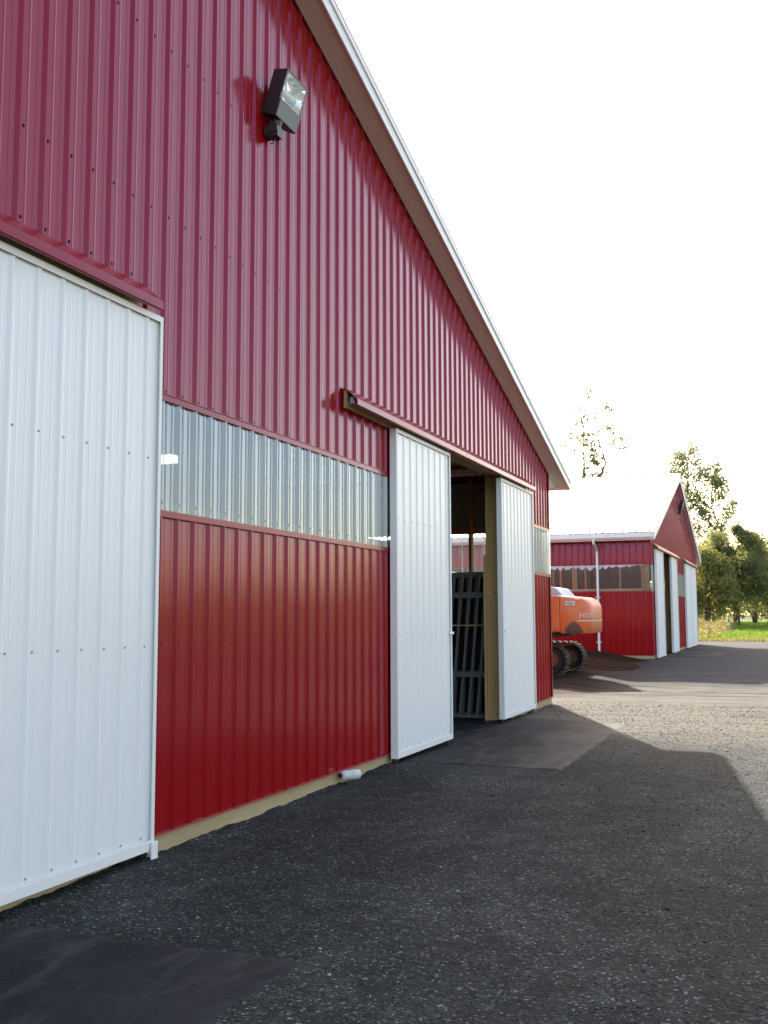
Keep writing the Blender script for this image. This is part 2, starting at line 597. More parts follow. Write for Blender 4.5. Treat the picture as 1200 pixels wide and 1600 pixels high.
def gz(x, y):
    x, y = np.asarray(x, float), np.asarray(y, float)
    z = 0.15 * sstep(22, 37, y) + 0.55 * sstep(60, 110, y)
    z = z + (0.022 * hash_noise(y * 2.3, x * 0.0, 15) + 0.012 * hash_noise(y * 7.0, x * 0.0, 16) + 0.014 * hash_noise(y * 19.0, x * 0.0, 17) - 0.012) * np.exp(-(x / 0.28) ** 2) * (1 - sstep(19.5, 20.5, y))
    z = z - 0.17 * sstep(22, 26, y) * (1 - sstep(29, 34, y)) * sstep(-1.2, 0.6, x)
    z = z + 0.012 * (hash_noise(x * 1.3, y * 1.3, 1) - 0.5) * 2 * sstep(-1.5, 0.4, x) * (1 - sstep(58, 64, y))
    # wheel ruts crossing the sunny part of the yard
    rut = np.exp(-((y - 25.4 - 0.06 * x) / 0.16) ** 2) + np.exp(-((y - 24.4 + 0.02 * x) / 0.14) ** 2) + 0.7 * np.exp(-((y - 23.2 + 0.05 * x) / 0.12) ** 2) \
        + 0.6 * np.exp(-((y - 22.5 - 0.03 * x) / 0.12) ** 2)
    z = z - 0.10 * rut * (0.4 + hash_noise(x * 2.1, y * 0.9, 4)) * sstep(-1.5, 0, x) * (1 - sstep(3.2, 4.6, x))
    z = z + 0.02 * (hash_noise(x * 1.2, y * 5.5, 18) - 0.5) * sstep(15, 21, y) * (1 - sstep(30, 36, y)) * sstep(-1, 0.5, x)
    lip = np.exp(-((y - 27.0) / 0.2) ** 2)
    z = z + 0.03 * lip * hash_noise(x * 2.5, y, 6)
    return z


def grid_obj(name, xs, ys, zf, mat):
    X, Y = np.meshgrid(xs, ys)
    Z = zf(X, Y)
    nx, ny = len(xs), len(ys)
    v = np.stack([X.ravel(), Y.ravel(), Z.ravel()], 1)
    i = np.arange((ny - 1) * (nx - 1))
    r, c = i // (nx - 1), i % (nx - 1)
    a = r * nx + c
    f = np.stack([a, a + 1, a + nx + 1, a + nx], 1)
    me = bpy.data.meshes.new(name)
    me.vertices.add(len(v))
    me.vertices.foreach_set('co', v.ravel())
    me.loops.add(f.size)
    me.loops.foreach_set('vertex_index', f.ravel().astype(np.int32))
    me.polygons.add(len(f))
    me.polygons.foreach_set('loop_start', np.arange(0, f.size, 4, dtype=np.int32))
    me.polygons.foreach_set('use_smooth', np.ones(len(f), dtype=bool))
    me.update()
    me.materials.append(mat)
    o = bpy.data.objects.new(name, me)
    COL.objects.link(o)
    return o


gx = np.concatenate([np.linspace(-60, -3, 24), np.arange(-2.8, 8.0, 0.07), np.linspace(8.2, 60, 40)])
gy = np.concatenate([np.linspace(-40, 1.5, 30), np.arange(1.6, 20, 0.07), np.arange(20, 30, 0.045), np.arange(30, 34, 0.1), np.linspace(34.2, 62.5, 60)])
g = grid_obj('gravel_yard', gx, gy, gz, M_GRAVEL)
g['kind'] = 'structure'
M_FIELD = field_mat()
fx = np.concatenate([np.linspace(-900, -70, 12), np.linspace(-60, 60, 90), np.linspace(70, 900, 12)])
fy = np.concatenate([np.linspace(62.5, 140, 90), np.linspace(150, 1600, 14)])
g = grid_obj('grass_field', fx, fy, lambda x, y: gz(x, y) + 0.05 * (hash_noise(x * 0.5, y * 0.5, 3) - 0.5), M_FIELD)
g['kind'] = 'structure'
for nm, x0, x1, y0, y1 in (('field_beside', 60, 900, -900, 62.5), ('field_beside', -900, -60, -900, 62.5), ('field_beside', -60, 60, -900, -40)):
    g = grid_obj(nm, np.linspace(x0, x1, 14), np.linspace(y0, y1, 20), gz, M_FIELD)
    g['kind'] = 'structure'


# ------------------------------------------------------------------ ribbed sheet metal
PITCH_R = 0.2286
RIB0 = 6.392


def rib_profile(u0, u1, phase, h=0.022, mini=True):
    pts = []
    k0 = int(math.floor((u0 - phase) / PITCH_R)) - 1
    k1 = int(math.ceil((u1 - phase) / PITCH_R)) + 1
    shape = [(-0.034, 0), (-0.008, h), (0.008, h), (0.034, 0)]
    if mini:
        for c in (0.0762, 0.1524):
            shape += [(c - 0.011, 0), (c - 0.005, 0.0013 if mini is True else mini), (c + 0.005, 0.0013 if mini is True else mini), (c + 0.011, 0)]
    for k in range(k0, k1 + 1):
        for du, d in shape:
            pts.append((phase + k * PITCH_R + du, d))
    out = []
    for (a, da), (b, db) in zip(pts[:-1], pts[1:]):
        if b <= u0 or a >= u1:
            continue
        if a < u0:
            da, a = da + (db - da) * (u0 - a) / (b - a), u0
        if b > u1:
            db, b = da + (db - da) * (u1 - a) / (b - a), u1
        if not out:
            out.append((a, da))
        out.append((b, db))
    return out


def ribbed(mb, axis, base, u0, u1, zlo, zhi, sign=1, phase=RIB0, h=0.022, mini=True, breaks=()):
    """sheet in the plane axis=base, ribs standing out by sign; zlo/zhi numbers or functions of u"""
    mb.keep = True
    flip = (axis == 'x') == (sign < 0)
    zl = zlo if callable(zlo) else (lambda u: zlo)
    zh = zhi if callable(zhi) else (lambda u: zhi)
    segs = [u0] + [b for b in breaks if u0 < b < u1] + [u1]
    for s0, s1 in zip(segs[:-1], segs[1:]):
        pr = rib_profile(s0, s1, phase, h, mini)
        vs, fs = [], []
        for u, d in pr:
            for z in (zl(u), zh(u)):
                vs.append((base + sign * d, u, z) if axis == 'x' else (u, base + sign * d, z))
        for i in range(len(pr) - 1):
            fs.append((2 * i + 1, 2 * i + 3, 2 * i + 2, 2 * i) if flip else (2 * i, 2 * i + 2, 2 * i + 3, 2 * i + 1))
        mb.add(vs, fs)


def screws(mb, axis, base, sign, us, z, r=0.011):
    for u in us:
        c = (base, u, z) if axis == 'x' else (u, base, z)
        e = (base + sign * 0.008, u, z) if axis == 'x' else (u, base + sign * 0.008, z)
        mb.cyl(c, e, r, 8)


def ribs_in(u0, u1, phase=RIB0, off=0.042):
    k = math.ceil((u0 - phase - off) / PITCH_R)
    out = []
    while phase + off + k * PITCH_R < u1:
        out.append(phase + off + k * PITCH_R)
        k += 1
    return out


# ------------------------------------------------------------------ barns
def minus(lo, hi, cuts):
    out, a = [], lo
    for c0, c1 in sorted(cuts):
        if c0 > a:
            out.append((a, c0))
        a = max(a, c1)
    if a < hi:
        out.append((a, hi))
    return out


def make_door(parent, X, y0, y1, z0, z1, handle_side, lap=None, left_open=True, phase=RIB0 + 0.1):
    """ribbed white sliding door leaf standing proud of the wall plane X"""
    mb = MB()
    ribbed(mb, 'x', X + 0.106, y0 + 0.012, y1 - 0.012, z0 + 0.02, z1 - 0.012, 1, phase, 0.012)
    if lap is not None:
        mb.box(X + 0.1065, X + 0.1105, lap, lap + 0.01, z0 + 0.03, z0 + 1.9)
    mb.box(X + 0.066, X + 0.070, y0 + 0.02, y1 - 0.02, z0 + 0.03, z1 - 0.02)
    d = mb.build('sliding_door', M_WHITE, parent)
    f = MB()
    w = 0.035
    f.box(X + 0.045, X + 0.131, y0, y0 + 0.012, z0, z1)
    f.box(X + 0.045, X + 0.131, y1 - 0.012, y1, z0, z1)
    f.box(X + 0.045, X + 0.1305, y0 + 0.012, y1 - 0.012, z1 - 0.010, z1)
    f.box(X + 0.045, X + 0.1305, y0 + 0.012, y1 - 0.012, z0, z0 + 0.012)
    f.box(X + 0.122, X + 0.1312, y0 + 0.012, y0 + 0.022, z0 + 0.012, z1 - 0.01)
    f.box(X + 0.122, X + 0.1312, y1 - 0.022 - 0.012, y1 - 0.012, z0 + 0.012, z1 - 0.01)
    f.box(X + 0.122, X + 0.1316, y0 + 0.022, y1 - 0.034, z1 - 0.010 - w, z1 - 0.010)
    f.box(X + 0.122, X + 0.1316, y0 + 0.022, y1 - 0.034, z0 + 0.012, z0 + 0.07)
    f.build('frame', M_WHITETRIM, d, bevel=0.002)
    s = MB()
    for z in (z0 + 0.095, z0 + 1.40, z0 + 2.73):
        screws(s, 'x', X + 0.104, 1, [u for u in ribs_in(y0 + 0.05, y1 - 0.05, phase)], z, 0.0075)
    sc = s.build('screws', M_SCREWW, d)
    sc['kind'] = 'stuff'
    if not handle_side:
        handle_side = 1
        latch = False
    else:
        latch = True
    hy = y1 - 0.05 if handle_side > 0 else y0 + 0.10
    h = MB()
    h.box(X + 0.132, X + 0.150, hy - 0.075, hy + 0.075, z0 + 1.36, z0 + 1.39)
    h.cyl((X + 0.125, hy - 0.04, z0 + 1.375), (X + 0.14, hy - 0.04, z0 + 1.375), 0.02, 12)
    if latch:
        h.build('latch', M_WHITETRIM, d, bevel=0.003)
    k = MB()
    ke = y1 if handle_side > 0 else y0
    k.box(X + 0.05, X + 0.09, y0 + 0.02, y0 + 0.10, z0 - 0.045, z0)
    k.cut()
    k.box(X + 0.05, X + 0.09, y1 - 0.10, y1 - 0.02, z0 - 0.045, z0)
    k.build_each('guide_roller', M_BLACK, d, bevel=0.004)
    return d


def make_barn(name, label, X0, yA, yB, zs, slope, rake, eave, openings, doors, hoods, win_z, base_z, open_h, length, stud_gap=1.22, th=0.15, detail=True):
    """one gable end at x = X0 facing +X, side walls at y = yA and yB, roof running back along -X"""
    root = empty(name, (X0, (yA + yB) / 2, 0), label, 'barn', 'red barns along the yard')
    yc = (yA + yB) / 2

    def soff(y):
        return zs - slope * abs(y - yc)                       # underside of the soffit on the gable wall
    zeave = soff(yA)
    wl, wh = win_z
    rows = [(a, b) for a, b in minus(yA, yB, openings)]
    # --- gable cladding
    up_, lo_ = MB(), MB()
    scr = MB()
    for a, b in rows:
        up_.cut()
        lo_.cut()
        ribbed(up_, 'x', X0, a, b, wh + 0.03, lambda y: soff(y) + 0.02, 1, breaks=(yc,))
        ribbed(lo_, 'x', X0, a, b, base_z, wl - 0.045, 1)
        if detail:
            screws(scr, 'x', X0 - 0.002, 1, ribs_in(a, b), wh + 0.085)
            screws(scr, 'x', X0 - 0.002, 1, ribs_in(a, b), (base_z + wl) / 2 + 0.19)
    for a, b in openings:
        up_.cut()
        ribbed(up_, 'x', X0, a, b, open_h, lambda y: soff(y) + 0.02, 1, breaks=(yc,))
    if detail:
        for z in (4.72, 6.06, 7.35):
            screws(scr, 'x', X0 - 0.002, 1, [u for u in ribs_in(yA, yB) if soff(u) > z + 0.1], z)
        for h0, h1 in hoods:
            screws(scr, 'x', X0 - 0.002, 1, ribs_in(h0, h1), 4.135)
    gw = up_.build_each('gable_cladding', M_RED, root)[0]
    lw = lo_.build_each('lower_cladding', M_RED, root)
    if detail:
        s = scr.build('screws', M_SCREW, gw)
        s['kind'] = 'stuff'
    # --- window bands
    trim = MB()
    for a, b in rows:
        w = MB()
        ribbed(w, 'x', X0 - 0.004, a + 0.005, b - (0.0 if b < yB - 0.01 else -0.02), wl - 0.01, wh + 0.005, 1, h=0.026, mini=0.009)
        wo_ = w.build('window_band', M_POLY, root)
        if detail:
            s = MB()
            screws(s, 'x', X0 - 0.004, 1, ribs_in(a, b, off=0.0), wl + 0.05, 0.009)
            # heads sit on the ribs
            s.v = [(x + 0.018, y, z) for x, y, z in s.v]
            s2 = s.build('screws', M_SCREW, wo_)
            s2['kind'] = 'stuff'
        sill = MB()
        a2, b2 = max(a, yA + 0.06), min(b, yB - 0.06)
        sill.box(X0 - 0.08, X0 - 0.035, a2, b2, wl - 0.06, wl + 0.075)
        sill.cut()
        sill.box(X0 - 0.08, X0 - 0.035, a2, b2, wh - 0.03, wh + 0.12)
        sill.build_each('girt', M_LUMY, root)
        sill = MB()
        n = max(1, round((b - a) / 3.6))
        for i in range(n + 1):
            yy = a2 + 0.13 + (b2 - a2 - 0.26) * i / n
            sill.cut()
            sill.box(X0 - 0.24, X0 - 0.09, yy - 0.07, yy + 0.07, base_z, soff(yy) - 0.15)
        sill.build_each('stud', M_LUMY, root)
        trim.cut()
        trim.box(X0 + 0.002, X0 + 0.026, a, b, wh + 0.004, wh + 0.052)
        trim.box(X0 + 0.002, X0 + 0.033, a, b, wh + 0.052, wh + 0.058)
        trim.cut()
        trim.box(X0 + 0.002, X0 + 0.027, a, b, wl - 0.052, wl - 0.006)
        trim.box(X0 + 0.002, X0 + 0.034, a, b, wl - 0.058, wl - 0.052)
    trim.build_each('window_trim', M_REDTRIM, root, bevel=0.002)
    # base trim, corner trim, skirt board
    bt, sk = MB(), MB()
    for a, b in rows:
        bt.cut()
        sk.cut()
        bt.box(X0 + 0.0, X0 + 0.030, a, b, base_z - 0.012, base_z - 0.002)
        sk.box(X0 - 0.045, X0 - 0.003, a, b, -0.25, base_z - 0.013)
    bt.build_each('base_trim', M_BASETRIM, root)
    for yy, sg in ((yA, -1), (yB, 1)):
        sk.cut()
        sk.box(X0 - length, X0 - 0.046, yy - 0.02, yy + 0.02, -0.25, base_z - 0.013)
    sk.build_each('skirt_board', M_SKIRT, root)
    ct = MB()
    for yy, sg in ((yA, -1), (yB, 1)):
        for z0, z1 in ((base_z, wl - 0.06), (wh + 0.06, zeave)):
            ct.cut()
            ct.box(X0 - 0.06, X0 + 0.024, yy + (0.0205 if sg > 0 else -0.0245), yy + (0.0245 if sg > 0 else -0.0205), z0, z1)
            ct.box(X0 + 0.0205, X0 + 0.0245, yy - 0.06 * (sg > 0) - 0.0 * (sg < 0), yy + 0.06 * (sg < 0) + 0.0, z0, z1)
    ct.build_each('corner_trim', M_REDTRIM, root)
    # --- side walls
    for yy, sg in ((yA, -1), (yB, 1)):
        s_lo, s_up, s_w = MB(), MB(), MB()
        ribbed(s_lo, 'y', yy, X0 - length, X0, base_z, wl - 0.02, sg, 0.05)
        ribbed(s_up, 'y', yy, X0 - length, X0, wh + 0.02, zeave + 0.05, sg, 0.05)
        ribbed(s_w, 'y', yy - sg * 0.004, X0 - length, X0 - 0.0, wl - 0.03, wh + 0.03, sg, 0.05)
        s_lo.build('side_cladding', M_RED, root)
        s_up.build('side_cladding', M_RED, root)
        s_w.build('side_window_band', M_CLEAR, root)
        li = MB()
        li.box(X0 - length, X0 - 0.1, yy - sg * 0.012, yy - sg * 0.010, wh + 0.16, zeave - 0.1)
        li.build('liner', M_LINER, root)
        fr = MB()
        for zz in (wl - 0.03, wh + 0.08):
            fr.cut()
            fr.box(X0 - length, X0 - 0.25, yy - sg * 0.075 - 0.02, yy - sg * 0.075 + 0.02, zz - 0.07, zz + 0.07)
        fr.build_each('girt', M_LUMX, root)
        fr = MB()
        k = 0
        while k * stud_gap < min(length, 16) - 0.6:
            xx = X0 - 0.3 - k * stud_gap
            w_ = 0.07 if k % 3 == 0 else 0.03
            fr.cut()
            fr.box(xx - w_, xx + w_, yy - sg * 0.17 - 0.07, yy - sg * 0.17 + 0.07, 0.0, zeave - 0.05)
            k += 1
        fr.build_each('stud', M_LUMX, root)
    # back gable
    bk = MB()
    ribbed(bk, 'x', X0 - length, yA, yB, base_z, lambda y: soff(y) + 0.02, -1, breaks=(yc,))
    bk.build('back_cladding', M_RED, root)
    # --- roof, soffit, fascia
    cs = 1 / math.sqrt(1 + slope * slope)
    roof, sof, fas = MB(), MB(), MB()
    xr = X0 + rake
    for sg in (-1, 1):
        for q_ in (roof, sof, fas):
            q_.cut()
        ye = yA - eave if sg < 0 else yB + eave
        ze = zeave - slope * eave

        def zt(y):
            return zs - slope * abs(y - yc) + th + 0.03
        # ribbed roof sheet running along X with ribs down the slope
        vs, fs = [], []
        pr = rib_profile(X0 - length - 0.3, xr + 0.03, X0 + 0.05, 0.019, False)
        for u, d in pr:
            vs.append((u, ye + sg * 0.04, zt(ye + sg * 0.04) + d))
            vs.append((u, yc, zt(yc) + d))
        for i in range(len(pr) - 1):
            fs.append((2 * i, 2 * i + 2, 2 * i + 3, 2 * i + 1))
        roof.add(vs, fs)
        # soffit under the rake (between wall and fascia), level in X
        def slab(mb, x0, x1, ya, yb, dz0, dz1):
            z = lambda y: zs - slope * abs(y - yc)
            mb.add([(x0, ya, z(ya) + dz0), (x1, ya, z(ya) + dz0), (x1, yb, z(yb) + dz0), (x0, yb, z(yb) + dz0),
                    (x0, ya, z(ya) + dz1), (x1, ya, z(ya) + dz1), (x1, yb, z(yb) + dz1), (x0, yb, z(yb) + dz1)],
                   [(0, 3, 2, 1), (4, 5, 6, 7), (0, 1, 5, 4), (1, 2, 6, 5), (2, 3, 7, 6), (3, 0, 4, 7)])
        slab(sof, X0 + 0.022, xr - 0.02, ye, yc, 0.0, 0.02)
        # rake fascia: board, then the drip edge above it
        slab(fas, xr - 0.02, xr + 0.004, ye - 0 * sg, yc, -0.035, th + 0.02)
        fas.cut()
        slab(fas, xr + 0.004, xr + 0.022, ye + sg * 0.05, yc, th - 0.05, th + 0.055)
        # boxed eave: level soffit and an eave fascia
        zb = ze
        sof.cut()
        fas.cut()
        sof.box(X0 - length, X0 + 0.022, min(ye, yy_ := (yA if sg < 0 else yB) + sg * 0.02), max(ye, yy_), zb, zb + 0.015)
        fas.box(X0 - length, xr - 0.021, min(ye, ye - sg * 0.02), max(ye, ye - sg * 0.02), zb - 0.03, zb + th)
        # end cap of the eave box on the gable side
        y_in = yA if sg < 0 else yB
        sof.cut()
        sof.prism([(y_in, zb + 0.016), (ye - sg * 0.021, zb + 0.016), (ye - sg * 0.021, zb + 0.10), (y_in, zb + slope * eave + 0.1)], 'x', X0 - 0.01, X0 + 0.018)
    ro = roof.build_each('roof', M_ROOF, root)[0]
    rc = MB()
    for sg in (-1, 1):
        y1 = yc + sg * 0.2
        z0_, z1_ = zs + th + 0.075, zs + th + 0.06 - slope * 0.2
        rc.add([(X0 - length, yc, z0_), (xr + 0.04, yc, z0_), (xr + 0.04, y1, z1_), (X0 - length, y1, z1_),
                (X0 - length, yc, z0_ - .012), (xr + 0.04, yc, z0_ - .012), (xr + 0.04, y1, z1_ - .012), (X0 - length, y1, z1_ - .012)],
               [(0, 1, 2, 3), (7, 6, 5, 4), (0, 4, 5, 1), (1, 5, 6, 2), (2, 6, 7, 3), (3, 7, 4, 0)])
    rc.build('ridge_cap', M_ROOF, ro)
    sof.build_each('soffit', M_SOFFIT, root)
    fas.build_each('fascia', M_WHITETRIM, root, bevel=0.003)
    # wall-head moulding shadow strip under the soffit
    # --- gutters
    for sg in (-1, 1):
        ye = yA - eave if sg < 0 else yB + eave
        ze = zeave - slope * eave
        gt = MB()
        pf = [(ye + sg * 0.002, ze + th - 0.02), (ye + sg * 0.002, ze + 0.01), (ye + sg * 0.075, ze + 0.01), (ye + sg * 0.105, ze + 0.05),
              (ye + sg * 0.125, ze + 0.075), (ye + sg * 0.125, ze + th - 0.01), (ye + sg * 0.118, ze + th - 0.01), (ye + sg * 0.118, ze + 0.08),
              (ye + sg * 0.098, ze + 0.055), (ye + sg * 0.072, ze + 0.017), (ye + sg * 0.009, ze + 0.017), (ye + sg * 0.009, ze + th - 0.02)]
        gt.prism(pf, 'x', X0 - length, xr - 0.05)
        go = gt.build('gutter', M_WHITETRIM, root)
        if detail is not None:
            dxs = (-1.86, -length + 1) if sg < 0 else (-6.0, -length + 1)
            for dx in dxs:
                dn = MB()
                x_ = X0 + dx
                yo = (yA if sg < 0 else yB) + sg * 0.09
                pts = [(x_, ye + sg * 0.06, ze + 0.02), (x_, ye + sg * 0.05, ze - 0.09), (x_, yo, ze - 0.32), (x_, yo, 0.06)]
                for p0, p1 in zip(pts[:-1], pts[1:]):
                    dn.beam(p0, p1, 0.10, 0.075, (1, 0, 0) if abs(p0[1] - p1[1]) < 1e-6 else (1, 0, 0))
                do = dn.build('downspout', M_WHITETRIM, go, bevel=0.01)
                st = MB()
                for zz in (0.72, 2.3):
                    st.cut()
                    st.box(x_ - 0.085, x_ + 0.085, yo - 0.043, yo + 0.043, zz - 0.016, zz + 0.016)
                st.build_each('strap', M_WHITETRIM, go)
    # --- opening trim, header and posts
    for a, b in openings:
        po = MB()
        po.box(X0 - 0.26, X0 - 0.03, b - 0.19, b - 0.03, -0.1, open_h + 0.1)
        po.cut()
        po.box(X0 - 0.305, X0 - 0.262, b - 0.20, b - 0.06, -0.1, 2.66)
        po.build_each('post', M_POST, root, bevel=0.006)
        po = MB()
        po.box(X0 - 0.26, X0 - 0.03, a + 0.03, a + 0.19, -0.1, open_h + 0.1)
        po.build('post', M_POST, root, bevel=0.006)
        hd = MB()
        hd.box(X0 - 0.20, X0 - 0.02, a, b, open_h - 0.02, open_h + 0.27)
        hd.build('header', M_LUMY, root, bevel=0.004)
        jt = MB()
        jt.box(X0 - 0.10, X0 + 0.026, b - 0.027, b - 0.001, base_z - 0.1, open_h + 0.001)
        jt.cut()
        jt.box(X0 - 0.10, X0 + 0.026, a + 0.001, a + 0.027, base_z - 0.1, open_h + 0.001)
        jt.build_each('jamb_trim', M_REDTRIM2, root)
    # --- track hoods
    for h0, h1 in hoods:
        zt_, zl_, xl = open_h + 0.14, open_h - 0.04, 0.20
        hb = MB()
        # sloping cover with a front lip, ends cut on a mitre
        t = 0.004
        A = [(X0 + 0.021, zt_), (X0 + xl, zl_ + 0.03), (X0 + xl, zl_ - 0.035), (X0 + xl - 0.018, zl_ - 0.035)]
        m = 0.09
        ya = [h0, h0, h0 - 0.0, h0]
        vs, fs = [], []
        ends = [(h0 + 0.06, h1 + 0.04), (h0, h1), (h0, h1), (h0, h1)]
        for (x, z), (e0, e1) in zip(A, ends):
            for yv in (e0, e1):
                vs.append((x, yv, z))
                vs.append((x - t * 0.7, yv, z - t))
        for i in range(3):
            o0, o1 = 4 * i, 4 * i + 4
            fs += [(o0, o0 + 2, o1 + 2, o1), (o0 + 1, o1 + 1, o1 + 3, o0 + 3), (o0, o1, o1 + 1, o0 + 1), (o0 + 2, o0 + 3, o1 + 3, o1 + 2)]
        hb.add(vs, fs)
        ho = hb.build('track_hood', M_REDTRIM, root)
        lp = MB()
        lp.box(X0 + xl + 0.001, X0 + xl + 0.007, h0 + 0.002, h1 - 0.002, zl_ - 0.036, zl_ + 0.022)
        lp.build('hood_lip', M_REDTRIM, ho, bevel=0.002)
        tb = MB()
        for a_, b_ in minus(h0 + 0.06, h1 - 0.1, [(max(q, h0 + 0.06), min(r, h1 - 0.1)) for q, r in openings if q < h1 and r > h0]):
            tb.cut()
            tb.box(X0 + 0.021, X0 + 0.06, a_, b_, open_h - 0.09, open_h + 0.10)
        for a_, b_ in openings:
            if h0 < a_ < h1:
                tb.cut()
                tb.box(X0 - 0.018, X0 + 0.06, a_, b_, open_h - 0.04, open_h + 0.10)
        tb.build_each('track_board', M_LUMY, ho, bevel=0.004)
        tr = MB()
        tr.prism([(X0 + 0.085, open_h - 0.045), (X0 + 0.135, open_h - 0.045), (X0 + 0.135, open_h + 0.025), (X0 + 0.085, open_h + 0.025)], 'y', h0 + 0.08, h1 - 0.12)
        tr.build('track', M_GALV, ho, bevel=0.008)
    # --- doors
    for (a, b, z0, z1, hs, lap) in doors:
        make_door(root, X0, a, b, z0, z1, hs, lap)
    # --- roof framing inside
    zb = zeave - 0.02
    for k in range(5):
        xx = X0 - 0.6 - k * 3.6
        t = MB()
        t.box(xx - 0.02, xx + 0.02, yA + 0.26, yB - 0.26, zb - 0.07, zb + 0.07)
        for sg in (-1, 1):
            ye = (yA + 0.3) if sg < 0 else (yB - 0.3)
            t.beam((xx, ye, soff(ye) - 0.06), (xx, yc, soff(yc) - 0.1), 0.04, 0.14)
            L = abs(yc - ye)
            for q in (0.2, 0.45, 0.7):
                y1 = ye + (yc - ye) * q
                y2 = ye + (yc - ye) * (q + 0.13)
                t.beam((xx, y1, zb), (xx, y2, soff(y2) - 0.1), 0.036, 0.09)
                t.beam((xx, y2, soff(y2) - 0.1), (xx, ye + (yc - ye) * (q + 0.25), zb), 0.036, 0.09)
        t.build('roof_truss', M_LUMY, root)
    pu = MB()
    for sg in (-1, 1):
        nP = int((yB - yA) / 2 / 0.75)
        for i in range(nP):
            y1 = (yA + 0.4 + i * 0.75) if sg < 0 else (yB - 0.4 - i * 0.75)
            pu.cut()
            pu.box(X0 - length, X0 - 0.03, y1 - 0.02, y1 + 0.02, soff(y1) + 0.02, soff(y1) + 0.12)
    pu.build_each('purlin', M_LUMX, root)
    return root


W1A, W1B = -4.75, 19.648
barn1 = make_barn('metal_barn', 'large red metal barn with three white sliding doors and clear window band, nearest', 0.0, W1A, W1B,
                  10.21 - 0.2945 * (W1A + W1B) / 2, 0.2945, 0.30, 0.72,
                  [(-0.10, 4.10), (12.05, 16.27)],
                  [(4.05, 6.205, 0.08, 3.86, 0, 5.56), (10.985, 13.03, 0.08, 3.86, 1, None), (15.66, 17.81, 0.08, 3.86, -1, None)],
                  [(-2.5, 6.09), (9.65, 17.76)], (2.475, 3.285), 0.1375, 3.95, 26.0)
mb = MB()
mb.box(0.138, 0.150, 6.15, 6.225, -0.03, 0.14)
mb.box(0.02, 0.138, 6.205, 6.225, -0.03, 0.05)
mb.build('door_guide', M_WHITETRIM, barn1, bevel=0.004)
W2A, W2B = 36.84, 55.40
barn2 = make_barn('metal_barn', 'red metal barn beyond the orange digger, with a white downspout at its corner', -0.15, W2A, W2B,
                  4.52 + 0.325 * (W2B - W2A) / 2, 0.325, 0.22, 0.72,
                  [(39.3, 43.5), (48.6, 52.8)],
                  [(37.33, 39.60, 0.17, 4.0, 1, None), (42.35, 44.65, 0.17, 4.0, -1, None), (48.45, 51.1, 0.17, 4.0, 1, None), (51.13, 53.9, 0.17, 4.0, -1, None)],
                  [(37.22, 45.3), (48.2, 54.6)], (2.52, 3.42), 0.27, 4.09, 24.0, 0.8, 0.23)


mb = MB()
mb.box(-14.0, -0.75, 38.55, 38.6, 0.1, 3.6)
tag(mb.build('stall_partition', wood('stall_boards', (0.10, 0.045, 0.032), (0.17, 0.08, 0.055), 0), None), 'brown boarded stall wall seen through the clear band of the far barn', 'partition')

mb = MB()
xs_ = np.linspace(-3.9, -0.45, 240)
lo = []
for x in xs_:
    wx_ = x + 0.16 * float(hash_noise(np.array(x * 3.1), np.array(0.0), 75))
    a = abs(math.sin((wx_ + 0.45) * math.pi / 0.27)) ** 0.8
    am = 0.004 + 0.24 * max(0.0, float(hash_noise(np.array(x * 2.1), np.array(0.0), 77)) - 0.25)
    lo.append(3.45 - 0.03 - am * a)
vs = []
for x, z in zip(xs_, lo):
    vs += [(x, W2A + 0.012, z), (x, W2A + 0.012, 3.47), (x, W2A + 0.022, z), (x, W2A + 0.022, 3.47)]
fs = []
for i in range(len(xs_) - 1):
    k = 4 * i
    fs += [(k, k + 4, k + 5, k + 1), (k + 2, k + 3, k + 7, k + 6), (k, k + 2, k + 6, k + 4)]
mb.add(vs, fs)
mb.build('loose_film', painted('white_film', (0.85, 0.84, 0.82), 0.5, 0.05), barn2)
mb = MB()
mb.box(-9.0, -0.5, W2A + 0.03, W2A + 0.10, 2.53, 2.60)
mb.build('sill', wood('sunlit_lumber', (0.60, 0.47, 0.30), (0.72, 0.58, 0.40), 0), barn2)  # wood colour paled so the sill looks lit by the sun
mb = MB()
for k in range(8):
    mb.cut()
    mb.box(-2.05 - k * 0.45, -1.98 - k * 0.45, W2A + 0.05, W2A + 0.12, 2.60, 3.5)
mb.build_each('stud', wood('orange_lumber', (0.62, 0.20, 0.07), (0.72, 0.27, 0.10), 2), barn2)

# strip lamp added for a bright spot of unsettled source behind the clear band
lt = empty('stand_in_light', (-6.0, 14.85, 4.62), 'lit strip lamp added inside the near barn for a bright spot in its clear band', 'lamp')
mb = MB()
mb.box(-6.45, -5.38, 14.73, 14.97, 4.44, 4.52)
mb.build('housing', M_WHITETRIM, lt, bevel=0.01)
mb = MB()
mb.box(-6.43, -5.40, 14.75, 14.95, 4.31, 4.439)
nl = NT('stand_in_glow')
em = nl.t.nodes.new('ShaderNodeEmission')
em.inputs[0].default_value = (1.0, 0.97, 0.80, 1)
em.inputs[1].default_value = 0.45
mb.build('tube', nl.done(em), lt)
mb = MB()
for xx in (-6.3, -5.5):
    mb.cut()
    mb.tube([(xx, 14.85, 4.52), (xx, 14.85, 5.84)], 0.008, 6)
mb.build_each('hanger', M_GALV, lt)

# ------------------------------------------------------------------ floodlights on the gables
def lens_mat():
    n = NT('lens_glass')
    return n.done(n.pbsdf((0.9, 0.95, 0.95), 0.05, None, spec=0.6, **{'Transmission Weight': 0.0, 'Alpha': 0.22}))


def reflector_mat():
    n = NT('lamp_reflector')
    v = n.voro(n.objc((9, 9, 9)), 1.0)
    return n.done(n.pbsdf((0.82, 0.86, 0.88), 0.22, n.bump(v.outputs['Distance'], 0.9, 0.05), metal=0.85))


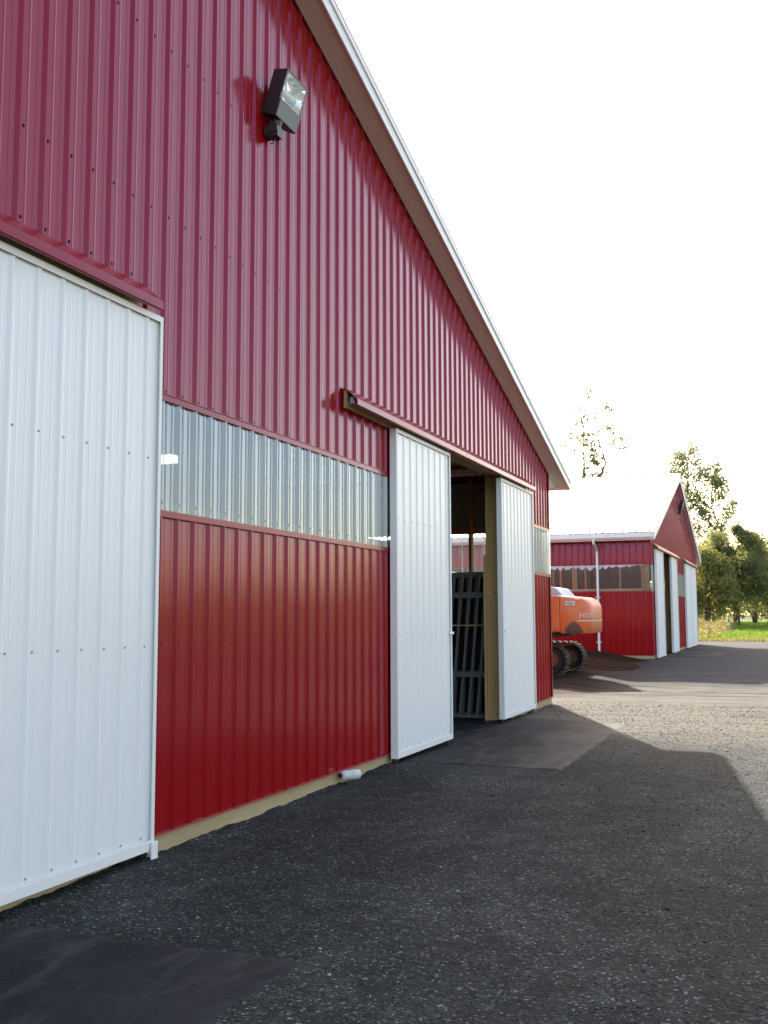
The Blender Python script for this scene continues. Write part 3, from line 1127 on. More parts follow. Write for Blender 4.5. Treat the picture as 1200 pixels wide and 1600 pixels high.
M_LENS, M_REFL = lens_mat(), reflector_mat()


def floodlight(x0, y0, z0, label):
    """shoebox lamp; x0 wall plane, y0 near side, z0 underside of the front"""
    root = empty('floodlight', (x0, y0 + 0.2, z0 - 0.1), label, 'floodlight', 'floodlights on the barn gables')
    tilt = math.atan2(0.135, 0.42)
    o = Vector((x0 + 0.155, y0 + 0.205, z0 + 0.0))             # bottom centre of the front face
    ez = Vector((math.sin(tilt), 0, math.cos(tilt)))           # up along the face
    ex = Vector((math.cos(tilt), 0, -math.sin(tilt)))          # out of the face
    ey = Vector((0, 1, 0))
    W, H, D = 0.205, 0.44, 0.15

    def P(a, b, c):
        return o + ey * a + ez * b + ex * c
    mb = MB()
    # housing: open at the front above the ballast door, slightly tapered to the back
    fr_ = [(-W, 0), (W, 0), (W, H), (-W, H)]
    bk_ = [(-W * 0.94, 0.02), (W * 0.94, 0.02), (W * 0.94, H * 0.96), (-W * 0.94, H * 0.96)]
    vs = [P(a, b, 0) for a, b in fr_] + [P(a, b, -D) for a, b in bk_]
    g0, g1, gw = H * 0.385, H - 0.022, W - 0.02
    vs += [P(-gw, g0, 0), P(gw, g0, 0), P(gw, g1, 0), P(-gw, g1, 0)]
    fs = [(4, 7, 6, 5), (0, 1, 5, 4), (1, 2, 6, 5), (2, 3, 7, 6), (3, 0, 4, 7),
          (0, 1, 9, 8), (1, 2, 10, 9), (2, 3, 11, 10), (3, 0, 8, 11)]
    mb.add(vs, fs)
    h = mb.build('housing', M_BRONZE, root, bevel=0.006)
    dr = MB()
    dr.add([P(-W + 0.006, 0.006, 0.003), P(W - 0.006, 0.006, 0.003), P(W - 0.006, g0 - 0.004, 0.003), P(-W + 0.006, g0 - 0.004, 0.003),
            P(-W + 0.006, 0.006, 0.014), P(W - 0.006, 0.006, 0.014), P(W - 0.006, g0 - 0.004, 0.014), P(-W + 0.006, g0 - 0.004, 0.014)],
           [(0, 3, 2, 1), (4, 5, 6, 7), (0, 1, 5, 4), (1, 2, 6, 5), (2, 3, 7, 6), (3, 0, 4, 7)])
    dr.build('ballast_cover', M_BRONZE2, root, bevel=0.003)
    rf = MB()
    q0 = [P(-gw, g0, -0.004), P(gw, g0, -0.004), P(gw, g1, -0.004), P(-gw, g1, -0.004)]
    q1 = [P(-gw * .62, g0 + .05, -0.075), P(gw * .62, g0 + .05, -0.075), P(gw * .62, g1 - .04, -0.075), P(-gw * .62, g1 - .04, -0.075)]
    rf.add(q0 + q1, [(0, 1, 5, 4), (1, 2, 6, 5), (2, 3, 7, 6), (3, 0, 4, 7), (4, 5, 6, 7)])
    ro_ = rf.build('reflector', M_REFL, root)
    lm = MB()
    lm.tube([P(-gw * .1, g0 + 0.10, -0.055), P(gw * .62, g0 + 0.10, -0.05)], [0.026, 0.03], 14)
    lm.tube([P(-gw * .1, g0 + 0.10, -0.055), P(-gw * .6, g0 + 0.10, -0.06)], [0.026, 0.012], 14)
    lm.build('bulb', painted('frosted_bulb', (0.85, 0.86, 0.86), 0.25, 0.02), root, smooth=True)
    gl = MB()
    gl.add([P(-gw, g0, 0.002), P(gw, g0, 0.002), P(gw, g1, 0.002), P(-gw, g1, 0.002)], [(0, 1, 2, 3)])
    gl.build('lens', M_LENS, root)
    kn = MB()
    yk = y0 + 0.12
    kn.cyl((x0 + 0.02, yk, z0 - 0.10), (x0 + 0.06, yk, z0 - 0.10), 0.065, 18)
    kn.box(x0 + 0.05, x0 + 0.15, yk - 0.05, yk + 0.05, z0 - 0.155, z0 - 0.055)
    kn.cyl((x0 + 0.10, yk - 0.062, z0 - 0.075), (x0 + 0.10, yk + 0.062, z0 - 0.075), 0.052, 18)
    kn.tube([(x0 + 0.10, yk, z0 - 0.075), (x0 + 0.12, yk + 0.01, z0 + 0.04)], [0.045, 0.055], 14)
    kn.tube([(x0 + 0.10, yk, z0 - 0.15), (x0 + 0.085, yk, z0 - 0.19), (x0 + 0.07, yk, z0 - 0.205), (x0 + 0.05, yk, z0 - 0.19)], 0.006, 6)
    kn.build('knuckle_mount', M_BRONZE, root, bevel=0.004)
    return root


floodlight(0.0, 7.86, 6.185, 'dark bronze floodlight high on the nearest red gable, above the hooded doorway')
floodlight(-0.15, 46.85, 6.28, 'small dark floodlight under the far barn gable peak')

# ------------------------------------------------------------------ concrete aprons, bottle
M_APRON = apron_mat()
for nm, x0, x1, y0, y1, lab in (('apron', -2.5, 2.08, -0.65, 4.78, None), ('apron', -2.5, 1.98, 11.25, 16.6, None), ('apron', -2.5, 1.9, 38.9, 44.0, None)):
    xs_, ys_ = np.linspace(x0, x1, 40), np.linspace(y0, y1, 50)

    def az(X, Y, x0=x0, x1=x1, y0=y0, y1=y1):
        e = np.minimum(np.minimum(x1 - X, Y - y0), y1 - Y)
        base = np.where(X < -0.1, 0.15 * sstep(22, 37, Y), gz(X, Y))
        return base + 0.012 + 0.006 * (hash_noise(X * 3, Y * 3, 9) - .5) - 0.05 * (1 - sstep(0.0, 0.14, e + 0.05 * (hash_noise(X * 7, Y * 7, 12) - 0.5) + 0.04 * (hash_noise(X * 1.1, Y * 1.1, 13) - 0.5)))
    g = grid_obj(nm, np.linspace(x0, x1, 110), np.linspace(y0, y1, 130), az, M_APRON)
    g['kind'] = 'structure'

b = empty('plastic_tube', (0.06, 9.72, 0.05), 'short white plastic tube with a printed mark lying along the wooden skirt board', 'tube')
mb = MB()
c0 = Vector((0.045, 9.60, 0.092))
dv = Vector((0.55, 0.84, -0.02)).normalized()
mb.tube([c0 + dv * t for t in (0.0, 0.008, 0.05, 0.10, 0.16, 0.20, 0.213, 0.218)], [0.030, 0.044, 0.050, 0.049, 0.051, 0.050, 0.044, 0.03], 20)
mb.build('body', painted('white_plastic', (0.60, 0.61, 0.62), 0.5, 0.15), b, smooth=True)
mb = MB()
mb.tube([c0 + dv * 0.07, c0 + dv * 0.14], [0.0512, 0.0512], 20, cap=False)
nlab = NT('tube_print')
nv = nlab.noise(nlab.coords((60, 30, 60)), 1.0, 3)
mb.build('print_band', nlab.done(nlab.pbsdf(nlab.mix(nlab.smooth(nv, 0.56, 0.64), (0.58, 0.59, 0.60), (0.26, 0.27, 0.28)), 0.4)), b, smooth=True)
mb = MB()
mb.tube([c0 - dv * 0.02, c0 + dv * 0.001], [0.022, 0.022], 16)
mb.build('cap', M_BLACK, b)

# ------------------------------------------------------------------ stall gates leaning inside the doorway
def stall_gate(x0, y0, lean, label, w=1.75, h=2.36, back=0.0):
    root = empty('stall_gate', (x0, y0, 0.02), label, 'gate', 'stall gates stored inside the barn')
    fr, sl, rl = MB(), MB(), MB()
    T = lambda a, b, d=0.0: (x0 - a + b * math.tan(lean), y0 + d + b * 0.06, 0.02 + b)
    n = 13
    for i in range(n):
        a = i * w / (n - 1)
        if 0 < i < n - 1:
            sl.cut()
        (fr if i in (0, n - 1) else sl).beam(T(a, 0), T(a, h), 0.042, 0.03, (0, 1, 0))
    fr.beam(T(-0.02, h), T(w + 0.02, h), 0.05, 0.04, (0, 1, 0))
    fr.beam(T(-0.02, 0.03), T(w + 0.02, 0.03), 0.05, 0.05, (0, 1, 0))
    rl.beam(T(0, 0.70, -0.03), T(w, 0.70, -0.03), 0.02, 0.085, (0, 0, 1))
    rl.cut()
    rl.beam(T(0, 2.0, -0.03), T(w, 2.0, -0.03), 0.02, 0.095, (0, 0, 1))
    fr.build('frame', M_PANEL, root)
    sl.build_each('bar', M_PANEL, root)
    rl.build_each('rail', M_PANEL, root)
    cd = MB()
    cd.beam(T(0, 1.5, -0.028), T(w, 1.5, -0.028), 0.014, 0.02)
    cd.build('wire', M_SKIRT, root)
    return root


stall_gate(-0.36, 16.3, R(4.5), 'grey barred stall gate leaning just behind the doorway post')
stall_gate(-0.40, 16.6, R(2.0), 'second grey barred stall gate stacked behind the first, mostly hidden', back=0.3)
bkp = MB()
bkp.box(-2.3, -0.35, 16.85, 16.9, 0.02, 2.33)  # black sheet standing in for the dark interior behind the gates
tag(bkp.build('dark_backing', painted('interior_dark', (0.02, 0.02, 0.021), 0.75, 0.2, 0.2), None, bevel=0.01), 'black rubber stall mat standing behind the barred gates', 'mat')

# ------------------------------------------------------------------ excavator between the barns
def orange_mat():
    n = NT('orange_paint')
    p = n.coords()
    a = n.noise(p, 3, 5, 0.65)
    sx = n.t.nodes.new('ShaderNodeSeparateXYZ')
    n.l(p, sx.inputs[0])
    c = n.mix(a, (0.62, 0.115, 0.022), (0.72, 0.155, 0.035))
    low = n.smooth(n.math('ADD', sx.outputs[2], n.math('MULTIPLY', n.noise(p, 2.6, 6, 0.7), 0.75)), 1.80, 1.52)
    c = n.mix(n.math('MULTIPLY', low, n.smooth(n.noise(p, 5.5, 5), 0.47, 0.58)), c, (0.10, 0.085, 0.07))
    gx_ = n.math('MULTIPLY', n.math('SUBTRACT', sx.outputs[0], -1.02), 4.0)
    gz_ = n.math('MULTIPLY', n.math('SUBTRACT', sx.outputs[2], 1.28), 3.4)
    gd = n.math('ADD', n.math('ADD', n.math('MULTIPLY', gx_, gx_), n.math('MULTIPLY', gz_, gz_)), n.math('MULTIPLY', n.noise(p, 6, 4, 0.7), 1.4))
    c = n.mix(n.math('MULTIPLY', n.smooth(gd, 1.45, 1.1), 0.9), c, (0.07, 0.06, 0.05))
    c = n.mix(n.math('MULTIPLY', n.smooth(n.noise(p, 1.5, 4), 0.45, 0.75), 0.5), c, (0.50, 0.20, 0.11))
    return n.done(n.pbsdf(c, 0.38, None, spec=0.5))


M_ORANGE = orange_mat()
M_DARKFR = painted('dark_frame', (0.025, 0.022, 0.02), 0.6, 0.2, 0.3)
M_TRACK = painted('muddy_track', (0.030, 0.024, 0.019), 0.75, 0.35, 0.3)
M_RUST = painted('rusty_hub', (0.14, 0.06, 0.035), 0.75, 0.25, 0.2)
M_DECAL = painted('grey_decal', (0.62, 0.63, 0.64), 0.5, 0.03)
M_LETTER = painted('white_letters', (0.62, 0.55, 0.48), 0.5, 0.03)
M_DKTXT = painted('dark_print', (0.10, 0.10, 0.12), 0.5, 0.03)
M_CABGLASS = painted('cab_glass', (0.03, 0.04, 0.045), 0.06, 0.05, 0.8)
M_HOODGREY = painted('grey_hood', (0.30, 0.32, 0.38), 0.35, 0.06, 0.5)

EX = empty('excavator', (-3.35, 28.4, 0.10), 'orange excavator with black tracks parked between the two red barns', 'excavator')
ZG = 0.06
YN, YF = 27.08, 29.72          # near and far side of the upper body
XR = -0.60                     # rear face of the counterweight
# tracks
for ty in (27.22, 29.58):
    t = MB()
    r = 0.43
    xa, xb = -5.45, -1.62
    path = []
    nS = 11
    for k in range(nS + 1):
        an = math.pi / 2 - math.pi * k / nS
        path.append((xb + r * math.cos(an), ZG + r + r * math.sin(an), an))
    for k in range(1, 22):
        path.append((xb + (xa - xb) * k / 22, ZG, -math.pi / 2))
    for k in range(nS + 1):
        an = -math.pi / 2 - math.pi * k / nS
        path.append((xa + r * math.cos(an), ZG + r + r * math.sin(an), an))
    for k in range(1, 22):
        path.append((xa + (xb - xa) * k / 22, ZG + 2 * r, math.pi / 2))
    n = len(path)
    for i in range(n):
        x0, z0, a0 = path[i]
        x1, z1, a1 = path[(i + 1) % n]
        d = Vector((x1 - x0, 0, z1 - z0))
        nrm = Vector((d.z, 0, -d.x)).normalized()
        if nrm.dot(Vector((math.cos(a0), 0, math.sin(a0)))) < 0:
            nrm = -nrm
        m0 = Vector((x0, ty, z0)) - nrm * 0.02 + d * 0.06
        m1 = Vector((x1, ty, z1)) - nrm * 0.02 - d * 0.06
        ey = Vector((0, 0.30, 0))
        vs = []
        for q in (m0, m1):
            for s in (-1, 1):
                vs += [q + ey * s - nrm * 0.018, q + ey * s + nrm * 0.012]
        t.add(vs, [(0, 1, 3, 2), (4, 6, 7, 5), (0, 4, 5, 1), (2, 3, 7, 6), (1, 5, 7, 3), (0, 2, 6, 4)])
        # grouser bar
        g0 = m0 + d * 0.02
        g1 = m0 + d.normalized() * 0.035
        vs = []
        for q in (g0, g1):
            for s in (-1, 1):
                vs += [q + ey * s + nrm * 0.012, q + ey * s + nrm * 0.042]
        t.add(vs, [(0, 1, 3, 2), (4, 6, 7, 5), (0, 4, 5, 1), (2, 3, 7, 6), (1, 5, 7, 3), (0, 2, 6, 4)])
    to = t.build('track', M_TRACK, EX)
    w = MB()
    for xx, rr in ((xa, 0.34), (xb, 0.34)):
        w.cut()
        w.cyl((xx, ty - 0.16, ZG + r), (xx, ty + 0.16, ZG + r), rr, 28)
    for k in range(7):
        xx = xa + 0.55 + k * 0.45
        w.cut()
        w.cyl((xx, ty - 0.17, ZG + 0.16), (xx, ty + 0.17, ZG + 0.16), 0.13, 18)
    w.build_each('wheel', M_DARKFR, to)
    hb = MB()
    for xx in (xa, xb):
        hb.cut()
        hb.tube([(xx, ty - 0.26, ZG + r), (xx, ty - 0.15, ZG + r)], [0.17, 0.23], 24)
        hb.cut()
        hb.tube([(xx, ty + 0.15, ZG + r), (xx, ty + 0.26, ZG + r)], [0.23, 0.17], 24)
    hb.build_each('hub', M_RUST, to)
    tf = MB()
    tf.box(xa + 0.4, xb - 0.4, ty - 0.13, ty + 0.13, ZG + 0.25, ZG + 0.60)
    tf.build('track_frame', M_DARKFR, to, bevel=0.03)
cf = MB()
cf.box(-4.5, -2.3, 27.5, 29.3, 0.50, 0.88)
cf.cyl((-3.35, 28.4, 0.88), (-3.35, 28.4, 1.12), 0.62, 28)
cf.build('undercarriage', M_DARKFR, EX, bevel=0.03)


def outline(x_left, inset=0.0, rc=0.70):
    """plan outline of the upper body: straight sides, rounded rear corners, gently bowed rear"""
    pts = [(x_left, YN + inset)]
    xr = XR - inset
    r = rc
    for k in range(15):
        a = -math.pi / 2 + (math.pi / 2) * k / 14
        pts.append((xr - r + r * math.cos(a), YN + inset + r + r * math.sin(a)))
    for k in range(1, 15):
        a = (math.pi / 2) * k / 14
        pts.append((xr - r + r * math.cos(a), YF - inset - r + r * math.sin(a)))
    pts.append((x_left, YF - inset))
    return pts


def top_z(x, hi):
    return hi - 0.06 * float(sstep(-1.7, XR - 0.2, np.array(x))) - 0.10 * float(sstep(XR - 0.28, XR, np.array(x)))


cw = MB()
xl = -1.36
levels = [(0.02, 1.20), (0.0, 1.26), (0.0, 1.70), (0.0, 2.02), (0.03, 2.14), (0.10, 2.20), (0.22, 2.225)]
rings = []
for ins, z in levels:
    o_ = outline(xl, ins)
    rings.append([(x, y, 1.20 + (z - 1.20) * (top_z(x, 2.225) - 1.20) / 1.025) for x, y in o_])
nR = len(rings[0])
for rg0, rg1 in zip(rings[:-1], rings[1:]):
    cw.add(rg0 + rg1, [(i, (i + 1) % nR, nR + (i + 1) % nR, nR + i) for i in range(nR)])
cw.add(rings[0], [tuple(range(nR - 1, -1, -1))])
cw.add(rings[-1], [tuple(range(nR))])
cwo = cw.build('counterweight', M_ORANGE, EX, smooth=True)
md = cwo.modifiers.new('weld', 'WELD')
md.merge_threshold = 0.0005
md = cwo.modifiers.new('split', 'EDGE_SPLIT')
md.split_angle = R(38)
# side panels and deck ahead of the counterweight
bd = MB()
bd.box(-4.7, xl - 0.012, YN + 0.004, YF - 0.004, 1.22, 2.20)
bd.build('engine_housing', M_ORANGE, EX, bevel=0.04)
bd = MB()
bd.box(-5.1, XR - 0.9, YN + 0.06, YF - 0.06, 1.10, 1.205)
bd.build('deck_frame', M_DARKFR, EX, bevel=0.02)
sm_ = MB()
for xx in (-2.35, -3.2):
    sm_.cut()
    sm_.box(xx - 0.006, xx + 0.006, YN - 0.001, YN + 0.006, 1.27, 2.13)
sm_.build_each('panel_seam', M_DARKFR, EX)
hd = MB()
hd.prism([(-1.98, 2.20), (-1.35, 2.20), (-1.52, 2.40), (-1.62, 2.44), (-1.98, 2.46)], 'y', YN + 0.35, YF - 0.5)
hd.build('engine_hood', painted('hood_sky_sheen', (0.42, 0.45, 0.52), 0.35, 0.05), EX, bevel=0.03)  # pale blue colour imitates light reflected off the hood top
hd = MB()
hd.box(-3.1, -1.99, YN + 0.30, YF - 0.7, 2.19, 2.39)
hd.build('hood_grille', M_HOODGREY, EX, bevel=0.03)
hr = MB()
hr.tube([(-2.12, YN + 0.36, 2.38), (-2.02, YN + 0.36, 2.52), (-1.96, YN + 0.40, 2.56), (-1.94, YN + 0.8, 2.56)], 0.02, 8)
hr.tube([(-2.4, YN + 1.2, 2.38), (-2.4, YN + 1.2, 2.75)], 0.05, 12)
hr.build('handrail', M_DARKFR, EX)
# cab, boom and stick (behind the near barn from the photograph's side)
cb = MB()
cb.prism([(-5.15, 1.22), (-3.55, 1.22), (-3.55, 2.9), (-4.95, 2.95), (-5.35, 2.1)], 'y', YF - 1.0, YF - 0.03)
cbo = cb.build('cab', M_ORANGE, EX, bevel=0.04)
cg = MB()
cg.prism([(-5.0, 1.75), (-3.75, 1.75), (-3.75, 2.75), (-4.85, 2.78), (-5.18, 2.1)], 'y', YF - 1.012, YF - 0.018)
cg.build('window', M_CABGLASS, cbo, bevel=0.01)
bo = MB()
for p0, p1, w0, h0 in (((-4.6, 28.2, 1.7), (-6.6, 28.2, 3.5), 0.38, 0.55), ((-6.4, 28.2, 3.45), (-9.2, 28.2, 3.6), 0.36, 0.48)):
    bo.beam(p0, p1, w0, h0)
bo.build('boom', M_ORANGE, EX, bevel=0.04)
bo = MB()
bo.beam((-9.0, 28.2, 3.8), (-8.5, 28.2, 1.4), 0.30, 0.36, (1, 0, 0))
bo.build('stick', M_ORANGE, EX, bevel=0.03)
bo = MB()
bo.prism([(-8.6, 1.4), (-8.2, 1.2), (-7.9, 0.6), (-8.2, 0.15), (-8.9, 0.14), (-9.1, 0.4), (-8.9, 0.5), (-8.5, 0.45), (-8.3, 0.7)], 'y', 27.7, 28.7)
bo.build('bucket', M_DARKFR, EX, bevel=0.02)


def wrap_text(body, size, s0, z0, parent, mat, name, stretch=1.0):
    """letters wrapped on the rear corner of the counterweight; s0 = distance along the outline from x = xl"""
    cu = bpy.data.curves.new(name, 'FONT')
    cu.body = body
    cu.size = size
    cu.extrude = 0.003
    cu.offset = 0.002
    ob = bpy.data.objects.new(name, cu)
    COL.objects.link(ob)
    dg = bpy.context.evaluated_depsgraph_get()
    me = bpy.data.meshes.new_from_object(ob.evaluated_get(dg))
    bpy.data.objects.remove(ob)
    bpy.data.curves.remove(cu)
    bm = bmesh.new()
    bm.from_mesh(me)
    bmesh.ops.triangulate(bm, faces=bm.faces)
    bmesh.ops.subdivide_edges(bm, edges=[e for e in bm.edges if e.calc_length() > 0.06], cuts=2)
    pts = outline(xl, -0.006)
    cum = [0.0]
    for q0, q1 in zip(pts[:-1], pts[1:]):
        cum.append(cum[-1] + math.hypot(q1[0] - q0[0], q1[1] - q0[1]))
    off = Vector(WL[parent.name])
    for v in bm.verts:
        s = s0 + v.co.x * stretch
        i = max(k for k in range(len(cum) - 1) if cum[k] <= s)
        f = (s - cum[i]) / (cum[i + 1] - cum[i])
        x = pts[i][0] + (pts[i + 1][0] - pts[i][0]) * f
        y = pts[i][1] + (pts[i + 1][1] - pts[i][1]) * f
        tx, ty = pts[i + 1][0] - pts[i][0], pts[i + 1][1] - pts[i][1]
        L = math.hypot(tx, ty)
        v.co = Vector((x + ty / L * v.co.z, y - tx / L * v.co.z, z0 + v.co.y)) - off
    bm.to_mesh(me)
    bm.free()
    me.materials.clear()
    me.materials.append(mat)
    o = bpy.data.objects.new(name, me)
    COL.objects.link(o)
    o.parent = parent
    return o


wrap_text('HITACHI', 0.19, 0.50, 1.60, EX, M_LETTER, 'lettering', 1.25)
st = MB()
pts = outline(xl, -0.005)
for q0, q1 in zip(pts[6:24], pts[7:25]):
    st.add([(q0[0], q0[1], 1.515), (q1[0], q1[1], 1.515), (q1[0], q1[1], 1.545), (q0[0], q0[1], 1.545)], [(0, 1, 2, 3)])
st.build('stripe', M_LETTER, EX)
dc = MB()
dc.box(-1.22, -0.96, YN - 0.004, YN + 0.004, 1.93, 2.05)
dco = dc.build('decal', M_DECAL, EX)
dt = MB()
for zz, x0, x1 in ((2.015, -1.20, -1.05), (1.985, -1.20, -0.99), (1.955, -1.16, -1.0)):
    dt.box(x0, x1, YN - 0.0055, YN - 0.0045, zz - 0.006, zz + 0.006)
dt.build('print', M_DKTXT, dco)

# soil heaps
M_SOIL = soil_mat()


def heap(x, y, rx, ry, h, seed):
    def zf(X, Y):
        d = np.sqrt(((X - x) / rx) ** 2 + ((Y - y) / ry) ** 2)
        n = hash_noise(X * 1.7, Y * 1.7, seed) * 0.5 + hash_noise(X * 5, Y * 5, seed + 1) * 0.3 + hash_noise(X * 13, Y * 13, seed + 2) * 0.2
        return gz(X, Y) + h * (1 - sstep(0.1, 1.0, d + 0.35 * (n - 0.5))) * (0.6 + 0.8 * n) - 0.05
    o = grid_obj('soil_heap', np.linspace(x - rx * 1.3, x + rx * 1.3, 90), np.linspace(y - ry * 1.3, y + ry * 1.3, 90), zf, M_SOIL)
    o['kind'] = 'structure'


heap(-2.6, 35.2, 3.0, 1.9, 0.42, 21)
heap(-1.9, 32.0, 2.4, 2.6, 0.34, 31)
heap(-1.7, 24.0, 1.3, 2.2, 0.20, 41)
heap(-1.2, 21.2, 1.1, 1.2, 0.16, 51)

# ------------------------------------------------------------------ loose stones near the viewer
def stones(count):
    base = []
    bm = bmesh.new()
    bmesh.ops.create_icosphere(bm, subdivisions=1, radius=1.0)
    bv = np.array([v.co[:] for v in bm.verts])
    bf = np.array([[v.index for v in f.verts] for f in bm.faces])
    bm.free()
    # denser towards the camera
    Y = 3.2 + (npr.random(count) ** 1.7) * 17.0
    X = -0.02 + npr.random(count) * 7.5
    keep = ~(((X < 2.1 - 0.5 * npr.random(count) ** 2.5) & (Y < 4.82 - 0.5 * npr.random(count) ** 2.5)) | ((X < 2.0 - 0.5 * npr.random(count) ** 2.5) & (Y > 11.2 + 0.5 * npr.random(count) ** 2.5) & (Y < 16.4))) | (npr.random(count) < 0.05)
    X, Y = X[keep], Y[keep]
    n = len(X)
    s = 0.0035 + 0.007 * npr.random(n) ** 2.8 + (npr.random(n) < 0.02) * 0.009 * npr.random(n)
    s *= 1 + 0.03 * (Y - 4).clip(0)
    sc = np.stack([s * (0.8 + 0.6 * npr.random(n)), s * (0.8 + 0.6 * npr.random(n)), s * (0.34 + 0.28 * npr.random(n))], 1)
    a = npr.random(n) * 6.283
    jit = 1 + 0.35 * (npr.random((n, len(bv), 1)) - 0.5)
    P = bv[None] * jit * sc[:, None, :]
    ca, sa = np.cos(a)[:, None], np.sin(a)[:, None]
    px, py = P[..., 0] * ca - P[..., 1] * sa, P[..., 0] * sa + P[..., 1] * ca
    tx = (npr.random(n)[:, None] - 0.5) * 0.8
    pz = P[..., 2] + px * tx * 0.5
    Z = gz(X, Y) + sc[:, 2] * 0.25 + np.where(keep[keep], 0.0, 0.0)
    V = np.stack([px + X[:, None], py + Y[:, None], pz + Z[:, None]], 2).reshape(-1, 3)
    F = (bf[None] + (np.arange(n) * len(bv))[:, None, None]).reshape(-1, 3)
    me = bpy.data.meshes.new('loose_gravel')
    me.vertices.add(len(V))
    me.vertices.foreach_set('co', V.ravel())
    me.loops.add(F.size)
    me.loops.foreach_set('vertex_index', F.ravel().astype(np.int32))
    me.polygons.add(len(F))
    me.polygons.foreach_set('loop_start', np.arange(0, F.size, 3, dtype=np.int32))
    me.update()
    at = me.attributes.new('tone', 'FLOAT', 'FACE')
    tone = npr.random(n) ** 1.2
    sunlit_dust = np.maximum(sstep(10.5, 14.5, Y), sstep(3.9, 5.2, X))  # stones paler over the sunlit ground, matching its dust
    tone = np.where(npr.random(n) < sunlit_dust, 0.86 + 0.13 * tone, tone)
    at.data.foreach_set('value', np.repeat(tone, len(bf)).astype(np.float32))
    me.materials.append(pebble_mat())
    o = bpy.data.objects.new('loose_gravel', me)
    COL.objects.link(o)
    o['kind'] = 'stuff'
    o['label'] = 'loose grey stones scattered over the gravel yard'
    o['category'] = 'gravel'


stones(44000)


# ------------------------------------------------------------------ trees and field plants
def quads(name, C, size, tone, mat, parent=None, off=(0, 0, 0), aspect=0.55, droop=0.0):
    n = len(C)
    d = npr.normal(size=(n, 3))
    d[:, 2] -= droop
    d /= np.linalg.norm(d, axis=1)[:, None]
    e = npr.normal(size=(n, 3))
    e -= d * (e * d).sum(1)[:, None]
    e /= np.linalg.norm(e, axis=1)[:, None]
    s = size * (0.6 + 0.8 * npr.random(n))
    a, b = d * s[:, None], e * (s * aspect)[:, None]
    V = np.stack([C - a, C + b * 0.9, C + a, C - b * 0.9], 1).reshape(-1, 3) - np.array(off)
    F = np.arange(n * 4, dtype=np.int32)
    me = bpy.data.meshes.new(name)
    me.vertices.add(n * 4)
    me.vertices.foreach_set('co', V.ravel())
    me.loops.add(n * 4)
    me.loops.foreach_set('vertex_index', F)
    me.polygons.add(n)
    me.polygons.foreach_set('loop_start', np.arange(0, n * 4, 4, dtype=np.int32))
    me.update()
    at = me.attributes.new('tone', 'FLOAT', 'FACE')
    at.data.foreach_set('value', np.clip(tone, 0, 1).astype(np.float32))
    me.materials.append(mat)
    o = bpy.data.objects.new(name, me)
    COL.objects.link(o)
    if parent:
        o.parent = parent
    return o


def limb(mb, p0, p1, r0, r1, wob=0.08, n=5):
    p0, p1 = Vector(p0), Vector(p1)
    L = (p1 - p0).length
    pts, rs = [], []
    for i in range(n + 1):
        t = i / n
        q = p0.lerp(p1, t)
        if 0 < i < n:
            q += Vector((rnd.uniform(-1, 1), rnd.uniform(-1, 1), rnd.uniform(-.4, .4))) * wob * L / n
        pts.append(q)
        rs.append(r0 + (r1 - r0) * t)
    mb.tube(pts, rs, 7)
    return pts


def tall_tree(name, label, x, y, H, mat, clumps, per, leaf, trunk_r=0.22, first=0.45, spread=1.0, group=None, seed=1, lobes=None):
    rnd.seed(seed)
    z0 = float(gz(x, y))
    root = empty(name, (x, y, z0), label, 'tree', group)
    tk = MB()
    spine = limb(tk, (x, y, z0 - 0.3), (x + rnd.uniform(-.4, .4), y, z0 + H * 0.97), trunk_r, 0.03, 0.25, 9)
    cs = []
    lobes = lobes or [(0, 0, 1.0)]
    for i in range(clumps):
        t = first + (1 - first) * (i + rnd.random()) / clumps
        k = min(int(t * 9), 8)
        bp = spine[k].lerp(spine[k + 1], t * 9 - k) if k + 1 < len(spine) else spine[-1]
        a = rnd.uniform(0, 6.283)
        ln = H * 0.17 * spread * (0.35 + 0.65 * math.sin(math.pi * min(1, (1.06 - t) / (1.06 - first)))) * rnd.uniform(0.5, 1.25)
        tip = bp + Vector((math.cos(a) * ln, math.sin(a) * ln, ln * rnd.uniform(0.45, 1.3)))
        br = limb(tk, bp, tip, trunk_r * 0.30 * (1.2 - t) + 0.02, 0.02, 0.3, 4)
        m = int(per * rnd.uniform(0.35, 1.6))
        for q, wgt in ((br[-1], 0.5), (br[-2], 0.3), (br[-3], 0.2)):
            c = np.array(q) + npr.normal(size=(int(m * wgt) + 1, 3)) * np.array([1, 1, 0.8]) * H * 0.022 * rnd.uniform(0.7, 1.5)
            cs.append(c)
    tk.build('trunk', M_BARK, root)
    C = np.concatenate(cs)
    tone = npr.normal(0.45, 0.22, len(C)) + 0.25 * (hash_noise(C[:, 0] * .8, C[:, 2] * .8, seed) - .5)
    quads('crown', C, leaf, tone, mat, root, (x, y, z0))
    return root


